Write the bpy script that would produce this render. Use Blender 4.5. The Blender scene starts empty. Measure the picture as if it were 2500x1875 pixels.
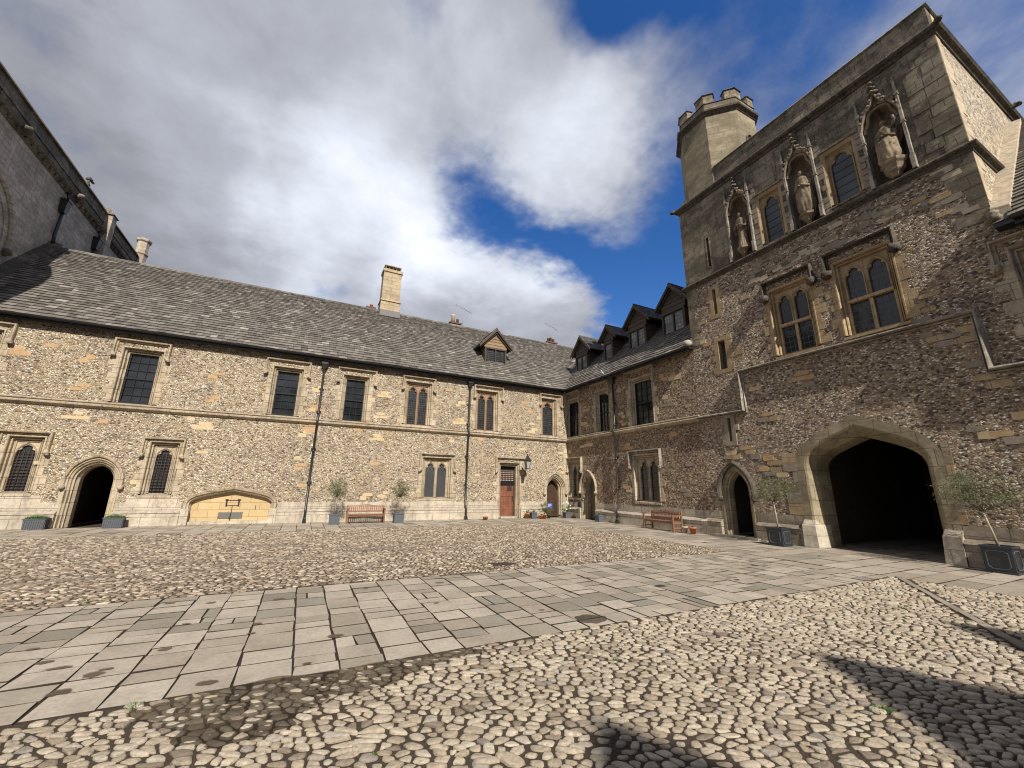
import bpy, bmesh, math, random, time
import numpy as np
from mathutils import Vector, Matrix, noise
from mathutils.geometry import tessellate_polygon
random.seed(7)
T0 = time.time()
SC = bpy.context.scene
R = math.radians
# ------------------------------------------------------------------ camera
cam_d = bpy.data.cameras.new('camera'); cam = bpy.data.objects.new('camera', cam_d)
SC.collection.objects.link(cam); SC.camera = cam
cam_d.sensor_width = 36; cam_d.lens = 36*988.46/2500
cam_d.clip_start = 0.05; cam_d.clip_end = 2000
_r = Vector((0.8929706, -0.44988799, 0.01429327)); _u = Vector((-0.12373359, -0.21481649, 0.96878474)); _f = Vector((0.43277419, 0.86686485, 0.24749106))
cam.matrix_world = Matrix(((_r.x, _u.x, -_f.x, 0), (_r.y, _u.y, -_f.y, 0), (_r.z, _u.z, -_f.z, 1.6), (0, 0, 0, 1)))
# ------------------------------------------------------------------ render, sun, sky
SC.view_settings.view_transform = 'Standard'; SC.view_settings.look = 'None'
SC.view_settings.gamma = 1; SC.view_settings.exposure = 0.34
SC.render.engine = 'CYCLES'
SC.cycles.use_denoising = True; SC.cycles.filter_width = 1.15
SC.cycles.max_bounces = 5; SC.cycles.diffuse_bounces = 3; SC.cycles.glossy_bounces = 3
SC.cycles.transmission_bounces = 3; SC.cycles.transparent_max_bounces = 6
SC.cycles.caustics_reflective = False; SC.cycles.caustics_refractive = False
SUN_AZ, SUN_EL = R(187), R(42)      # azimuth clockwise from +Y : the sun stands behind the camera
sd = bpy.data.lights.new('sun', 'SUN'); sun = bpy.data.objects.new('sun', sd); SC.collection.objects.link(sun)
sd.energy = 5.0; sd.angle = R(0.45); sd.color = (1, .92, .80)
tosun = Vector((math.sin(SUN_AZ)*math.cos(SUN_EL), math.cos(SUN_AZ)*math.cos(SUN_EL), math.sin(SUN_EL)))
sun.rotation_euler = tosun.to_track_quat('Z', 'Y').to_euler(); sun.location = (0, -30, 30)

class NG:
    """tiny node-graph helper"""
    def __init__(s, tree): s.t = tree; s.n = tree.nodes; s.l = tree.links; s.n.clear()
    def node(s, typ, **kw):
        nd = s.n.new(typ)
        for k, v in kw.items():
            if k.startswith('i_'):
                key = k[2:]; key = int(key) if key.isdigit() else key.replace('_', ' ')
                s.put(nd.inputs[key], v)
            else: setattr(nd, k, v)
        return nd
    def put(s, sock, v):
        if isinstance(v, bpy.types.NodeSocket): s.l.new(v, sock)
        elif isinstance(v, bpy.types.Node): s.l.new(v.outputs[0], sock)
        else: sock.default_value = v
    def math(s, op, a, b=0.0, c=None, clamp=False):
        nd = s.n.new('ShaderNodeMath'); nd.operation = op; nd.use_clamp = clamp
        s.put(nd.inputs[0], a); s.put(nd.inputs[1], b)
        if c is not None: s.put(nd.inputs[2], c)
        return nd.outputs[0]
    def vmath(s, op, a, b=(0, 0, 0), out=0):
        nd = s.n.new('ShaderNodeVectorMath'); nd.operation = op
        s.put(nd.inputs[0], a)
        if op == 'SCALE': s.put(nd.inputs['Scale'], b)
        else: s.put(nd.inputs[1], b)
        return nd.outputs[out]
    def ramp(s, fac, stops, interp='LINEAR'):
        nd = s.n.new('ShaderNodeValToRGB'); cr = nd.color_ramp; cr.interpolation = interp
        while len(cr.elements) < len(stops): cr.elements.new(0.5)
        for e, (p, c) in zip(cr.elements, stops):
            e.position = p; e.color = tuple(c)+(1,) if len(c) == 3 else c
        s.put(nd.inputs[0], fac); return nd.outputs[0]
    def mix(s, f, a, b, blend='MIX'):
        nd = s.n.new('ShaderNodeMix'); nd.data_type = 'RGBA'; nd.blend_type = blend
        s.put(nd.inputs[0], f); s.put(nd.inputs[6], a if not isinstance(a, tuple) or len(a) == 4 else a+(1,)); s.put(nd.inputs[7], b if not isinstance(b, tuple) or len(b) == 4 else b+(1,))
        return nd.outputs[2]
    def noise(s, vec, scale, detail=4, rough=.55, dist=0.0, out=0):
        nd = s.n.new('ShaderNodeTexNoise'); s.put(nd.inputs['Vector'], vec)
        nd.inputs['Scale'].default_value = scale; nd.inputs['Detail'].default_value = detail
        nd.inputs['Roughness'].default_value = rough; nd.inputs['Distortion'].default_value = dist
        return nd.outputs[out]
    def mr(s, v, a, b, c=0.0, d=1.0, smooth=False):
        nd = s.n.new('ShaderNodeMapRange'); nd.interpolation_type = 'SMOOTHSTEP' if smooth else 'LINEAR'
        s.put(nd.inputs[0], v)
        for i, q in enumerate((a, b, c, d)): s.put(nd.inputs[i+1], q)
        return nd.outputs[0]

world = bpy.data.worlds.new('World'); SC.world = world; world.use_nodes = True
g = NG(world.node_tree)
sky = g.node('ShaderNodeTexSky', sky_type='NISHITA', sun_disc=False, sun_elevation=SUN_EL, sun_rotation=SUN_AZ,
             altitude=50, air_density=1.0, dust_density=0.6, ozone_density=2.0)
tc = g.node('ShaderNodeTexCoord'); D = g.vmath('NORMALIZE', tc.outputs['Generated'])
sep = g.node('ShaderNodeSeparateXYZ', i_0=D)
zz = g.math('ADD', g.math('MAXIMUM', sep.outputs[2], 0.0), 0.22)
P = g.node('ShaderNodeCombineXYZ', i_0=g.math('DIVIDE', sep.outputs[0], zz), i_1=g.math('DIVIDE', sep.outputs[1], zz), i_2=0.3)
n_big = g.noise(P, 1.5, 9, .58, .25); n_mid = g.noise(P, 4.3, 9, .58, .15); n_warp = g.noise(P, 2.2, 5, .6, 0, out=1)
DW = g.vmath('ADD', D, g.vmath('SCALE', g.vmath('SUBTRACT', n_warp, (.5, .5, .5)), .26))
def blobs(lst, base):
    acc = base
    for az, el, rad, w in lst:
        w = w*(.80 if base < .5 else 1.0)
        v = (math.sin(R(az))*math.cos(R(el)), math.cos(R(az))*math.cos(R(el)), math.sin(R(el)))
        dist = g.vmath('DISTANCE', DW, v, out=1)
        rr = R(rad)
        acc = g.math('ADD', acc, g.math('MULTIPLY', g.math('EXPONENT', g.math('MULTIPLY', g.math('POWER', g.math('DIVIDE', dist, rr), 2.0), -.8)), w))
    return acc
COVER = [(88, 36, 25, -.62), (62, 52, 10, -.30), (58, 22, 9, -.5), (20, 40, 5.5, -.80), (25, 35, 4.5, -.55), (31, 33, 3.5, -.45), (37, 31, 5.0, -.8), (44, 57, 5.0, -.85), (47, 27, 7.0, -.9),
         (52, 38, 4.5, -.45), (12, 57, 4.0, -.45), (4, 46, 3.5, -.35), (-1, 25, 3.2, -.40), (46, 20, 5.5, -.6), (38, 40, 4.5, .40), (43, 48, 3.0, .40), (52, 50, 6, .12), (60, 40, 7, .10),
         (24, 24, 8.5, .65), (32, 23, 5.0, .45), (29, 53, 6.5, .40), (-2, 34, 10.2, .5), (32, 45, 4.0, .25)]
BRIGHT = [(-1, 36, 7.0, .34), (-7, 31, 5.0, .30), (9, 36, 6.0, .32), (14, 31, 5.0, .34), (22, 31, 5.5, .40), (32, 28, 5.0, .36), (25, 50, 9.6, .20), (36, 42, 6.0, .36), (10, 27, 5.4, .25), (43, 47, 4, .25),
          (-4, 23, 4.8, .36), (-21, 42, 7.0, .16), (-27, 27, 9, -.10), (-12, 25, 6.0, -.12), (23, 24, 5.5, -.05), (-4, 46, 6.5, -.04), (5, 52, 8, .06), (70, 45, 15, -.02)]
cov = g.math('ADD', blobs(COVER, .80), g.math('ADD', g.math('MULTIPLY', g.math('SUBTRACT', n_big, .5), 1.0), g.math('MULTIPLY', g.math('SUBTRACT', n_mid, .5), 1.05)))
dens = g.mr(cov, .06, .82, 0, 1, True)
bri = g.math('ADD', blobs(BRIGHT, .385), g.math('ADD', g.math('MULTIPLY', g.math('SUBTRACT', n_mid, .5), .55), g.math('MULTIPLY', g.math('SUBTRACT', n_big, .5), .30)))
ccol = g.ramp(bri, [(0.05, (.20, .205, .235)), (.30, (.30, .305, .335)), (.52, (.44, .46, .52)), (.80, (.74, .78, .86)), (1, (.95, .97, 1.0))])
hs = g.node('ShaderNodeHueSaturation', i_Saturation=1.36, i_Hue=.512, i_Value=1.0, i_Color=sky.outputs[0])
bg1 = g.node('ShaderNodeBackground', i_Color=hs.outputs[0], i_Strength=0.115)
bg2 = g.node('ShaderNodeBackground', i_Color=ccol, i_Strength=0.91)
mixs = g.node('ShaderNodeMixShader', i_0=g.math('MULTIPLY', dens, .97)); g.l.new(bg1.outputs[0], mixs.inputs[1]); g.l.new(bg2.outputs[0], mixs.inputs[2])
wo = g.node('ShaderNodeOutputWorld'); g.l.new(mixs.outputs[0], wo.inputs[0])

# ------------------------------------------------------------------ materials
MATS = {}
def newmat(name):
    m = bpy.data.materials.new(name); m.use_nodes = True; MATS[name] = m; return m, NG(m.node_tree)
def finish(g, col, rough=.8, bump=None, bstr=.5, bdist=.02, spec=.3, metal=0.0, **kw):
    b = g.node('ShaderNodeBsdfPrincipled'); g.put(b.inputs['Base Color'], col if not isinstance(col, tuple) or len(col) == 4 else col+(1,))
    g.put(b.inputs['Roughness'], rough); g.put(b.inputs['Specular IOR Level'], spec); g.put(b.inputs['Metallic'], metal)
    for k, v in kw.items(): g.put(b.inputs[k.replace('_', ' ')], v)
    if bump is not None:
        bn = g.node('ShaderNodeBump'); bn.inputs['Strength'].default_value = bstr; bn.inputs['Distance'].default_value = bdist
        g.put(bn.inputs['Height'], bump); g.l.new(bn.outputs[0], b.inputs['Normal'])
    o = g.node('ShaderNodeOutputMaterial'); g.l.new(b.outputs[0], o.inputs[0]); return b
def pos(g): return g.node('ShaderNodeNewGeometry').outputs['Position']
def wallco(g):
    s = g.node('ShaderNodeSeparateXYZ', i_0=pos(g))
    return g.node('ShaderNodeCombineXYZ', i_0=g.math('SUBTRACT', s.outputs[0], g.math('MULTIPLY', s.outputs[1], .9)), i_1=s.outputs[2], i_2=g.math('SUBTRACT', s.outputs[0], s.outputs[1])).outputs[0]

def flint(name, tint=(1, 1, 1), dark=0.0, scale=12.0, cream=0.5, light=False):
    m, g = newmat(name)
    p = pos(g)
    warp = g.vmath('SCALE', g.vmath('SUBTRACT', g.noise(p, 6, 2, .5, 0, out=1), (.5, .5, .5)), .07)
    q = g.vmath('MULTIPLY', g.vmath('ADD', p, warp), (1, 1, 1.75))
    v = g.node('ShaderNodeTexVoronoi', i_Vector=q, i_Scale=scale); v.inputs['Randomness'].default_value = .95
    e = g.node('ShaderNodeTexVoronoi', feature='DISTANCE_TO_EDGE', i_Vector=q, i_Scale=scale); e.inputs['Randomness'].default_value = .95
    cs = g.node('ShaderNodeSeparateColor', i_0=v.outputs['Color'])
    big = g.noise(p, .55, 4, .6); mid = g.noise(p, 2.2, 4, .6); fine = g.noise(p, 60, 3, .6)
    # flint face colour by cell
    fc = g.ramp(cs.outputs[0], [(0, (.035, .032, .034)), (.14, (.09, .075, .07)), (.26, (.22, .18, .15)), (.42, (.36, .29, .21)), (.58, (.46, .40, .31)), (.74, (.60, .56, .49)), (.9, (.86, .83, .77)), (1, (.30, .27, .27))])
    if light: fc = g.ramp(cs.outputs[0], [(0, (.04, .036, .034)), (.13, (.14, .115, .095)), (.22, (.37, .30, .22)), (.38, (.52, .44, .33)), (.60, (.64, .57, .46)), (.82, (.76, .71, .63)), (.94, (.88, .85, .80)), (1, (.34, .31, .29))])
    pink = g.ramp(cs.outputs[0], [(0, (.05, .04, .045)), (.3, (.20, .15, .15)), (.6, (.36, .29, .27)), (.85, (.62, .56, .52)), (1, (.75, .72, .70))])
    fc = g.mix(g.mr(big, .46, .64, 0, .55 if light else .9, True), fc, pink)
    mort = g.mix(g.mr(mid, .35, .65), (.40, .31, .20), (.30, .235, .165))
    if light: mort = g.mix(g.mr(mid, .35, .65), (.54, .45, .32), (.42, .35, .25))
    mort = g.mix(g.mr(big, .45, .7, 0, .3 if light else .5), mort, (.22, .17, .14))
    edge = g.mr(g.math('ADD', e.outputs['Distance'], g.math('MULTIPLY', g.math('SUBTRACT', fine, .5), .10)), .035, .10, 0, 1, True)
    # some cells are plain mortar
    on = g.math('MULTIPLY', edge, g.mr(cs.outputs[1], .10, .16))
    col = g.mix(on, mort, fc)
    rim = g.mr(e.outputs['Distance'], .0, .05, .42, 1.0)
    gap = g.mr(g.math('ADD', cs.outputs[2], 0), .45, .55)
    col = g.mix(g.math('MULTIPLY', gap, g.mr(e.outputs['Distance'], .02, .05, 1, 0)), col, (.10, .08, .065))
    col = g.mix(g.mr(fine, .3, .7, 0, .22), col, (.16, .13, .10))
    col = g.mix(g.mr(g.noise(p, .9, 5, .65), .55, .75, 0, .35), col, (.45, .33, .17))
    col = g.mix(1.0, col, tuple(tint), 'MULTIPLY')
    # domed knapped faces, each tilted its own way
    tilt = g.vmath('SUBTRACT', v.outputs['Color'], (.5, .5, .5))
    rel = g.vmath('SUBTRACT', q, v.outputs['Position']) if False else None
    h = g.math('MULTIPLY', g.mr(e.outputs['Distance'], 0, .22, 0, 1, True), g.mr(cs.outputs[1], .0, 1, .5, 1.2))
    h = g.math('ADD', h, g.math('MULTIPLY', g.noise(p, 26, 3, .6), .55))
    finish(g, col, g.mr(cs.outputs[2], 0, 1, .45, .85), h, .9, .035, .4)
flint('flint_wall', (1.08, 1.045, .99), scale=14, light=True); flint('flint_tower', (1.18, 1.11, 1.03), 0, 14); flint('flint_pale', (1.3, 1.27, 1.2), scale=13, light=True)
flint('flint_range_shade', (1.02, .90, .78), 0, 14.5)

def stone(name, base, base2, brick=True, bw=.62, bh=.30, patch=0.0, stain=.3, stain_col=(.10, .09, .08), orange=.0, rough_b=.4, lichen=0.0, ledge=.7):
    m, g = newmat(name)
    p = pos(g); w = wallco(g)
    n1 = g.noise(p, 1.6, 5, .6); n2 = g.noise(p, 9, 5, .65); n3 = g.noise(p, 45, 3, .6)
    col = g.mix(g.mr(n1, .35, .65), base+(1,), base2+(1,))
    col = g.mix(g.mr(n2, .35, .75, 0, .35), col, tuple(c*.62 for c in base))
    h = g.math('ADD', g.math('MULTIPLY', n2, .6), g.math('MULTIPLY', n3, .5))
    if brick:
        wv = g.vmath('ADD', w, g.vmath('SCALE', g.vmath('SUBTRACT', g.noise(p, 2.5, 2, .5, 0, out=1), (.5, .5, .5)), .03))
        b = g.node('ShaderNodeTexBrick', i_Vector=wv, i_Scale=1.0); b.inputs['Brick Width'].default_value = bw; b.inputs['Row Height'].default_value = bh
        b.inputs['Mortar Size'].default_value = .008; b.inputs['Mortar Smooth'].default_value = .4; b.inputs['Bias'].default_value = 0
        b.inputs['Color1'].default_value = (0, 0, 0, 1); b.inputs['Color2'].default_value = (1, 1, 1, 1); b.inputs['Mortar'].default_value = (.5, .5, .5, 1)
        tone = g.node('ShaderNodeSeparateColor', i_0=b.outputs['Color']).outputs[0]
        col = g.mix(g.mr(tone, 0, 1, .0, .55), col, tuple(c*.70 for c in base2))
        if orange: col = g.mix(g.mr(tone, .7, 1, 0, orange), col, (.50, .27, .10))
        col = g.mix(g.math('MULTIPLY', b.outputs['Fac'], .75), col, (.12, .095, .07))
        h = g.math('SUBTRACT', h, g.math('MULTIPLY', b.outputs['Fac'], 1.2))
    s3 = g.node('ShaderNodeSeparateXYZ', i_0=p)
    streak = g.noise(g.vmath('MULTIPLY', p, (3, 3, .5)), 1.6, 6, .7)
    st = g.mr(g.math('ADD', streak, g.math('MULTIPLY', g.math('SUBTRACT', n2, .5), .5)), .47, .72, 0, stain, True)
    col = g.mix(st, col, stain_col)
    if patch:
        pt = g.noise(g.vmath('MULTIPLY', p, (1, 1, 1.8)), .9, 8, .72)
        col = g.mix(g.mr(pt, .42, .60, patch, 0, True), col, tuple(c*.34 for c in base)); col = g.mix(g.mr(pt, .60, .72, 0, patch*.7, True), col, tuple(min(1, c*1.5) for c in base2))
    nz = g.node('ShaderNodeSeparateXYZ', i_0=g.node('ShaderNodeNewGeometry').outputs['True Normal']).outputs[2]
    grime = g.math('MULTIPLY', g.mr(nz, .25, .75), g.mr(n2, .30, .55, .25, .85))
    col = g.mix(g.math('MULTIPLY', grime, ledge), col, stain_col)
    if lichen:
        lc = g.noise(p, 22, 6, .75)
        col = g.mix(g.mr(lc, .56, .66, 0, lichen, True), col, (.62, .60, .55))
    finish(g, col, .88, h, rough_b, .02, .2)
stone('ashlar', (.56, .46, .32), (.62, .54, .42), stain=.35, stain_col=(.20, .17, .14), orange=.35)
stone('moulding', (.52, .42, .28), (.62, .54, .42), brick=True, bw=.5, bh=.42, stain=.75, stain_col=(.20, .165, .14), rough_b=.7, patch=0.30)
stone('plinth_stone', (.56, .49, .39), (.66, .60, .50), bw=.85, bh=.33, stain=.75, stain_col=(.24, .21, .18), rough_b=.6, patch=0.30)
stone('plinth_dark', (.40, .34, .26), (.46, .40, .32), bw=.8, bh=.33, stain=.5, stain_col=(.12, .10, .085), rough_b=.8, patch=0.50)
stone('mullion_stone', (.29, .18, .115), (.36, .24, .16), brick=False, stain=.3)
stone('tan_stone', (.50, .36, .20), (.54, .42, .27), bw=.6, bh=.38, stain=.25, stain_col=(.14, .10, .07), patch=0.35)
stone('tower_ashlar', (.28, .24, .175), (.38, .33, .245), bw=.75, bh=.32, stain=.85, stain_col=(.085, .078, .066), rough_b=.9, lichen=.2, patch=0.80)
stone('soot_stone', (.075, .064, .052), (.13, .11, .088), brick=False, stain=.9, stain_col=(.03, .027, .024), rough_b=1.0, lichen=.45, ledge=.5)
stone('black_stone', (.25, .215, .16), (.36, .31, .235), bw=.42, bh=.24, stain=.8, stain_col=(.042, .037, .031), rough_b=1.0, lichen=.4, patch=0.85)
stone('niche_stone', (.23, .19, .14), (.31, .25, .18), brick=False, stain=.7, stain_col=(.07, .06, .05), rough_b=.9, lichen=.1)
stone('statue_stone', (.27, .21, .145), (.35, .28, .195), brick=False, stain=.8, stain_col=(.13, .10, .08), rough_b=.7, patch=0.60)
stone('white_lichen_stone', (.34, .30, .25), (.50, .46, .40), brick=False, stain=.9, stain_col=(.07, .063, .055), rough_b=1.0, lichen=.6, ledge=.6, patch=0.50)
stone('chapel_stone', (.52, .44, .35), (.64, .56, .46), bw=.42, bh=.22, stain=.35, stain_col=(.14, .12, .11), rough_b=.5, patch=0.50)
stone('chapel_dark', (.22, .19, .15), (.30, .26, .20), bw=.9, bh=.4, stain=.9, stain_col=(.04, .038, .035), rough_b=.8, patch=0.60)
stone('chimney_stone', (.50, .39, .25), (.58, .49, .36), bw=.6, bh=.24, stain=.3, stain_col=(.22, .17, .12), patch=0.35)
stone('orange_block', (.46, .29, .155), (.54, .40, .24), brick=False, stain=.25, stain_col=(.35, .18, .08), rough_b=.8)
stone('yellow_block', (.55, .44, .26), (.60, .50, .33), brick=False, stain=.2, stain_col=(.35, .26, .15), rough_b=.8)
stone('grey_block', (.27, .235, .185), (.36, .31, .25), brick=False, stain=.3, stain_col=(.14, .12, .10), rough_b=.9)
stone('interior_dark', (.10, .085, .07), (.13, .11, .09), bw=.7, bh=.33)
stone('niche_back', (.56, .42, .22), (.62, .48, .28), bw=.7, bh=.28, stain=.15, stain_col=(.4, .28, .15), rough_b=.25)

stone('brown_brick', (.16, .08, .055), (.20, .11, .08), bw=.22, bh=.075, stain=.3)
stone('arch_stone', (.36, .30, .20), (.43, .37, .26), bw=.5, bh=.45, stain=.5, stain_col=(.17, .15, .11), rough_b=.8, patch=0.50)
stone('ashlar_turret', (.29, .245, .165), (.38, .325, .235), bw=.6, bh=.32, stain=.35, stain_col=(.16, .14, .11), patch=0.50)

def islandmat(name, stops, rough=.8, nscale=30, nstr=.3, bstr=.4, bdist=.01, spec=.3, spots=None, pn=3.0):
    m, g = newmat(name); gi = g.node('ShaderNodeNewGeometry'); p = gi.outputs['Position']
    col = g.ramp(gi.outputs['Random Per Island'], stops)
    n = g.noise(p, nscale, 5, .65); n0 = g.noise(p, pn, 4, .6)
    col = g.mix(g.mr(n, .3, .72, 0, nstr), col, (.10, .085, .07)); col = g.mix(g.mr(n0, .4, .7, 0, .3), col, (.12, .10, .08))
    if spots:
        sp = g.noise(p, spots[0], 5, .7); col = g.mix(g.mr(sp, spots[1], spots[1]+.06, 0, spots[3], True), col, spots[2])
    finish(g, col, rough, g.math('ADD', n, g.math('MULTIPLY', g.noise(p, nscale*3, 3, .6), .4)), bstr, bdist, spec)
islandmat('cobble', [(0, (.24, .19, .145)), (.12, (.43, .355, .265)), (.5, (.56, .475, .365)), (.82, (.65, .57, .45)), (.95, (.50, .45, .38)), (1, (.26, .225, .20))], .75, 40, .5, 1.0, .02, .35)
islandmat('cobble_far', [(0, (.09, .068, .052)), (.25, (.19, .145, .108)), (.55, (.33, .26, .195)), (.85, (.48, .395, .30)), (1, (.66, .59, .48))], .75, 34, .45, .8, .015, .3)
islandmat('paving', [(0, (.19, .175, .14)), (.12, (.32, .275, .22)), (.45, (.385, .338, .283)), (.80, (.445, .395, .33)), (.90, (.29, .26, .205)), (1, (.24, .225, .19))], .75, 24, .35, .3, .006, .35)
islandmat('kerb_stone', [(0, (.20, .17, .14)), (1, (.32, .28, .23))], .8, 30, .3)
islandmat('slate', [(0, (.07, .064, .058)), (.25, (.128, .118, .107)), (.6, (.18, .167, .152)), (.93, (.24, .225, .205)), (1, (.42, .395, .36))], .6, 26, .5, 1.0, .02, .45, pn=9.0, spots=(17, .58, (.38, .36, .33), .45))
islandmat('slate_dark', [(0, (.055, .052, .05)), (.5, (.10, .095, .09)), (1, (.17, .16, .15))], .6, 24, .35, .6, .012, .45)
islandmat('dark_timber', [(0, (.045, .033, .026)), (1, (.09, .066, .05))], .7, 30, .3, .5, .01)
islandmat('teak', [(0, (.21, .088, .045)), (1, (.31, .145, .08))], .5, 22, .25, .3, .005, .4)
islandmat('boards_tan', [(0, (.22, .15, .085)), (1, (.33, .23, .135))], .8, 20, .4)

def simple(name, col, rough=.6, n=30, amt=.25, spec=.4, metal=0, bstr=.2, col2=None):
    m, g = newmat(name); p = pos(g); nn = g.noise(p, n, 5, .6)
    c = g.mix(g.mr(nn, .3, .7, 0, amt), col+(1,), (col2 or tuple(x*.5 for x in col))+(1,))
    finish(g, c, rough, nn, bstr, .006, spec, metal)
simple('black_iron', (.018, .018, .02), .38, 14, .3, .5, col2=(.05, .05, .052))
simple('grey_iron', (.16, .155, .15), .5, 20, .4, .4)
simple('sash_black', (.012, .013, .015), .4)
simple('grille_iron', (.055, .035, .03), .6)
simple('lead_grey', (.085, .095, .115), .5, 12, .35, .4, col2=(.14, .15, .165))
simple('lead_black', (.022, .026, .033), .42, 10, .5, .5, col2=(.05, .055, .065))
simple('planter_grey', (.10, .115, .14), .55, 10, .25)
simple('terracotta', (.50, .17, .075), .8, 18, .35, .2, col2=(.30, .12, .07))
simple('pale_pot', (.55, .42, .36), .8)
simple('soil', (.045, .032, .022), .95, 40)
simple('ground_soil', (.070, .052, .038), .95, 55, .8, .2, bstr=1.0, col2=(.022, .017, .013))
simple('bark', (.40, .34, .26), .85, 40, .4)
simple('twig', (.16, .13, .09), .85, 40, .4)
simple('white_petal', (.80, .80, .76), .7); simple('yellow_petal', (.75, .50, .06), .7)
simple('sign_blue', (.05, .10, .42), .5); simple('sign_white', (.75, .76, .78), .6)
simple('pigeon_grey', (.62, .62, .64), .8); simple('aerial_metal', (.30, .31, .33), .4, spec=.6)
simple('green_glaze', (.02, .10, .06), .3, spec=.6); simple('lamp_glass', (.35, .37, .38), .15, amt=.1, spec=.8)
simple('curtain', (.32, .31, .28), .9, 5, .3)
simple('joint_dirt', (.045, .034, .026), .95, 30, .6, .1)
def wood(name, c1, c2, sx=14):
    m, g = newmat(name); p = pos(g)
    n = g.noise(g.vmath('MULTIPLY', p, (1, 1, .08)), sx*4, 5, .65); n2 = g.noise(p, 3, 4, .6)
    s = g.node('ShaderNodeSeparateXYZ', i_0=p); fr = g.math('FRACT', g.math('MULTIPLY', g.math('ADD', s.outputs[0], s.outputs[1]), 6.2))
    groove = g.mr(g.math('ABSOLUTE', g.math('SUBTRACT', fr, .5)), .44, .5, 0, 1)
    c = g.mix(g.mr(n, .3, .7), c1+(1,), c2+(1,)); c = g.mix(g.mr(n2, .4, .7, 0, .5), c, tuple(x*.5 for x in c1)); c = g.mix(g.math('MULTIPLY', groove, .8), c, (.02, .012, .01))
    finish(g, c, .6, g.math('SUBTRACT', n, groove), .4, .01, .3)
wood('red_door', (.17, .060, .036), (.27, .12, .075)); wood('brown_door', (.050, .026, .018), (.085, .045, .03)); wood('oak_door', (.17, .145, .105), (.24, .20, .15))
def leafmat(name, c1, c2):
    m, g = newmat(name); gi = g.node('ShaderNodeNewGeometry')
    c = g.ramp(gi.outputs['Random Per Island'], [(0, c1), (.7, c2), (1, tuple(min(1, x*1.9) for x in c2))])
    b = finish(g, c, .55, None, spec=.35)
    tr = g.node('ShaderNodeBsdfTranslucent'); g.put(tr.inputs[0], c)
    mx = g.node('ShaderNodeMixShader'); mx.inputs[0].default_value = .22
    g.l.new(b.outputs[0], mx.inputs[1]); g.l.new(tr.outputs[0], mx.inputs[2])
    o = [n for n in g.n if n.type == 'OUTPUT_MATERIAL'][0]; g.l.new(mx.outputs[0], o.inputs[0])
leafmat('olive_leaf', (.045, .065, .022), (.10, .125, .045)); leafmat('fresh_leaf', (.04, .10, .018), (.09, .18, .04)); leafmat('grey_leaf', (.12, .14, .09), (.22, .25, .17))
def glass(name, mode='plain', cell=.1, tone=(.012, .014, .017), lead=(.05, .05, .05)):
    m, g = newmat(name); p = pos(g); w = wallco(g)
    h = g.noise(p, 2.2, 3, .5)
    col = g.mix(g.mr(g.noise(p, 1.3, 3, .5), .4, .65), tone+(1,), tuple(c*2.4 for c in tone)+(1,)); ro = .07
    if mode != 'plain':
        if mode == 'diamond':
            rt = g.node('ShaderNodeVectorRotate', rotation_type='Z_AXIS', i_Vector=w); rt.inputs['Angle'].default_value = R(45); w = rt.outputs[0]
        s = g.node('ShaderNodeSeparateXYZ', i_0=g.vmath('SCALE', w, 1/cell))
        lines = []
        for i in (0, 1):
            f = g.math('FRACT', g.math('MULTIPLY', s.outputs[i], 1.0 if (i == 0 or mode == 'diamond') else .72))
            lines.append(g.mr(g.math('ABSOLUTE', g.math('SUBTRACT', f, .5)), .41, .45, 0, 1))
        ln = g.math('MAXIMUM', lines[0], lines[1])
        cell_id = g.vmath('FLOOR', g.node('ShaderNodeCombineXYZ', i_0=s.outputs[0], i_1=g.math('MULTIPLY', s.outputs[1], 1.0 if mode == 'diamond' else .72)))
        wn = g.node('ShaderNodeTexWhiteNoise', i_Vector=cell_id)
        col = g.mix(g.mr(wn.outputs[0], 0, 1, 0, .5), col, (.035, .04, .045)); col = g.mix(ln, col, lead)
        ro = g.mr(ln, 0, 1, .09, .55); h = g.math('ADD', g.math('MULTIPLY', h, .7), g.math('MULTIPLY', wn.outputs[0], .5))
    finish(g, col, ro, h, .5 if mode != 'plain' else .22, .03, .6)
glass('sash_glass'); glass('leaded_glass', 'grid', .085); glass('diamond_glass', 'diamond', .10, (.03, .032, .035), (.12, .12, .12)); glass('tower_glass', 'grid', .13, (.014, .016, .019))
glass('dormer_glass', 'grid', .14, (.17, .18, .17), (.05, .05, .05)); glass('upper_glass', 'plain', .1, (.022, .025, .03))
m, g = newmat('water'); p = pos(g)
b = finish(g, (.035, .026, .018), .03, g.noise(p, 5, 2, .5), .02, .01, .55)
g.put(b.inputs['Alpha'], .55)
m, g = newmat('damp_film'); b = finish(g, (.075, .055, .040), .22, g.noise(pos(g), 30, 3, .6), .1, .003, .5)
gc = g.vmath('SUBTRACT', g.node('ShaderNodeTexCoord').outputs['Generated'], (.5, .5, .0)); gs = g.node('ShaderNodeSeparateXYZ', i_0=gc)
gr = g.math('SQRT', g.math('ADD', g.math('POWER', gs.outputs[0], 2.0), g.math('POWER', gs.outputs[1], 2.0)))
g.put(b.inputs['Alpha'], g.mr(g.math('ADD', gr, g.math('MULTIPLY', g.math('SUBTRACT', g.noise(pos(g), 14, 5, .7), .5), .75)), .26, .40, .85, 0, True))

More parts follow.
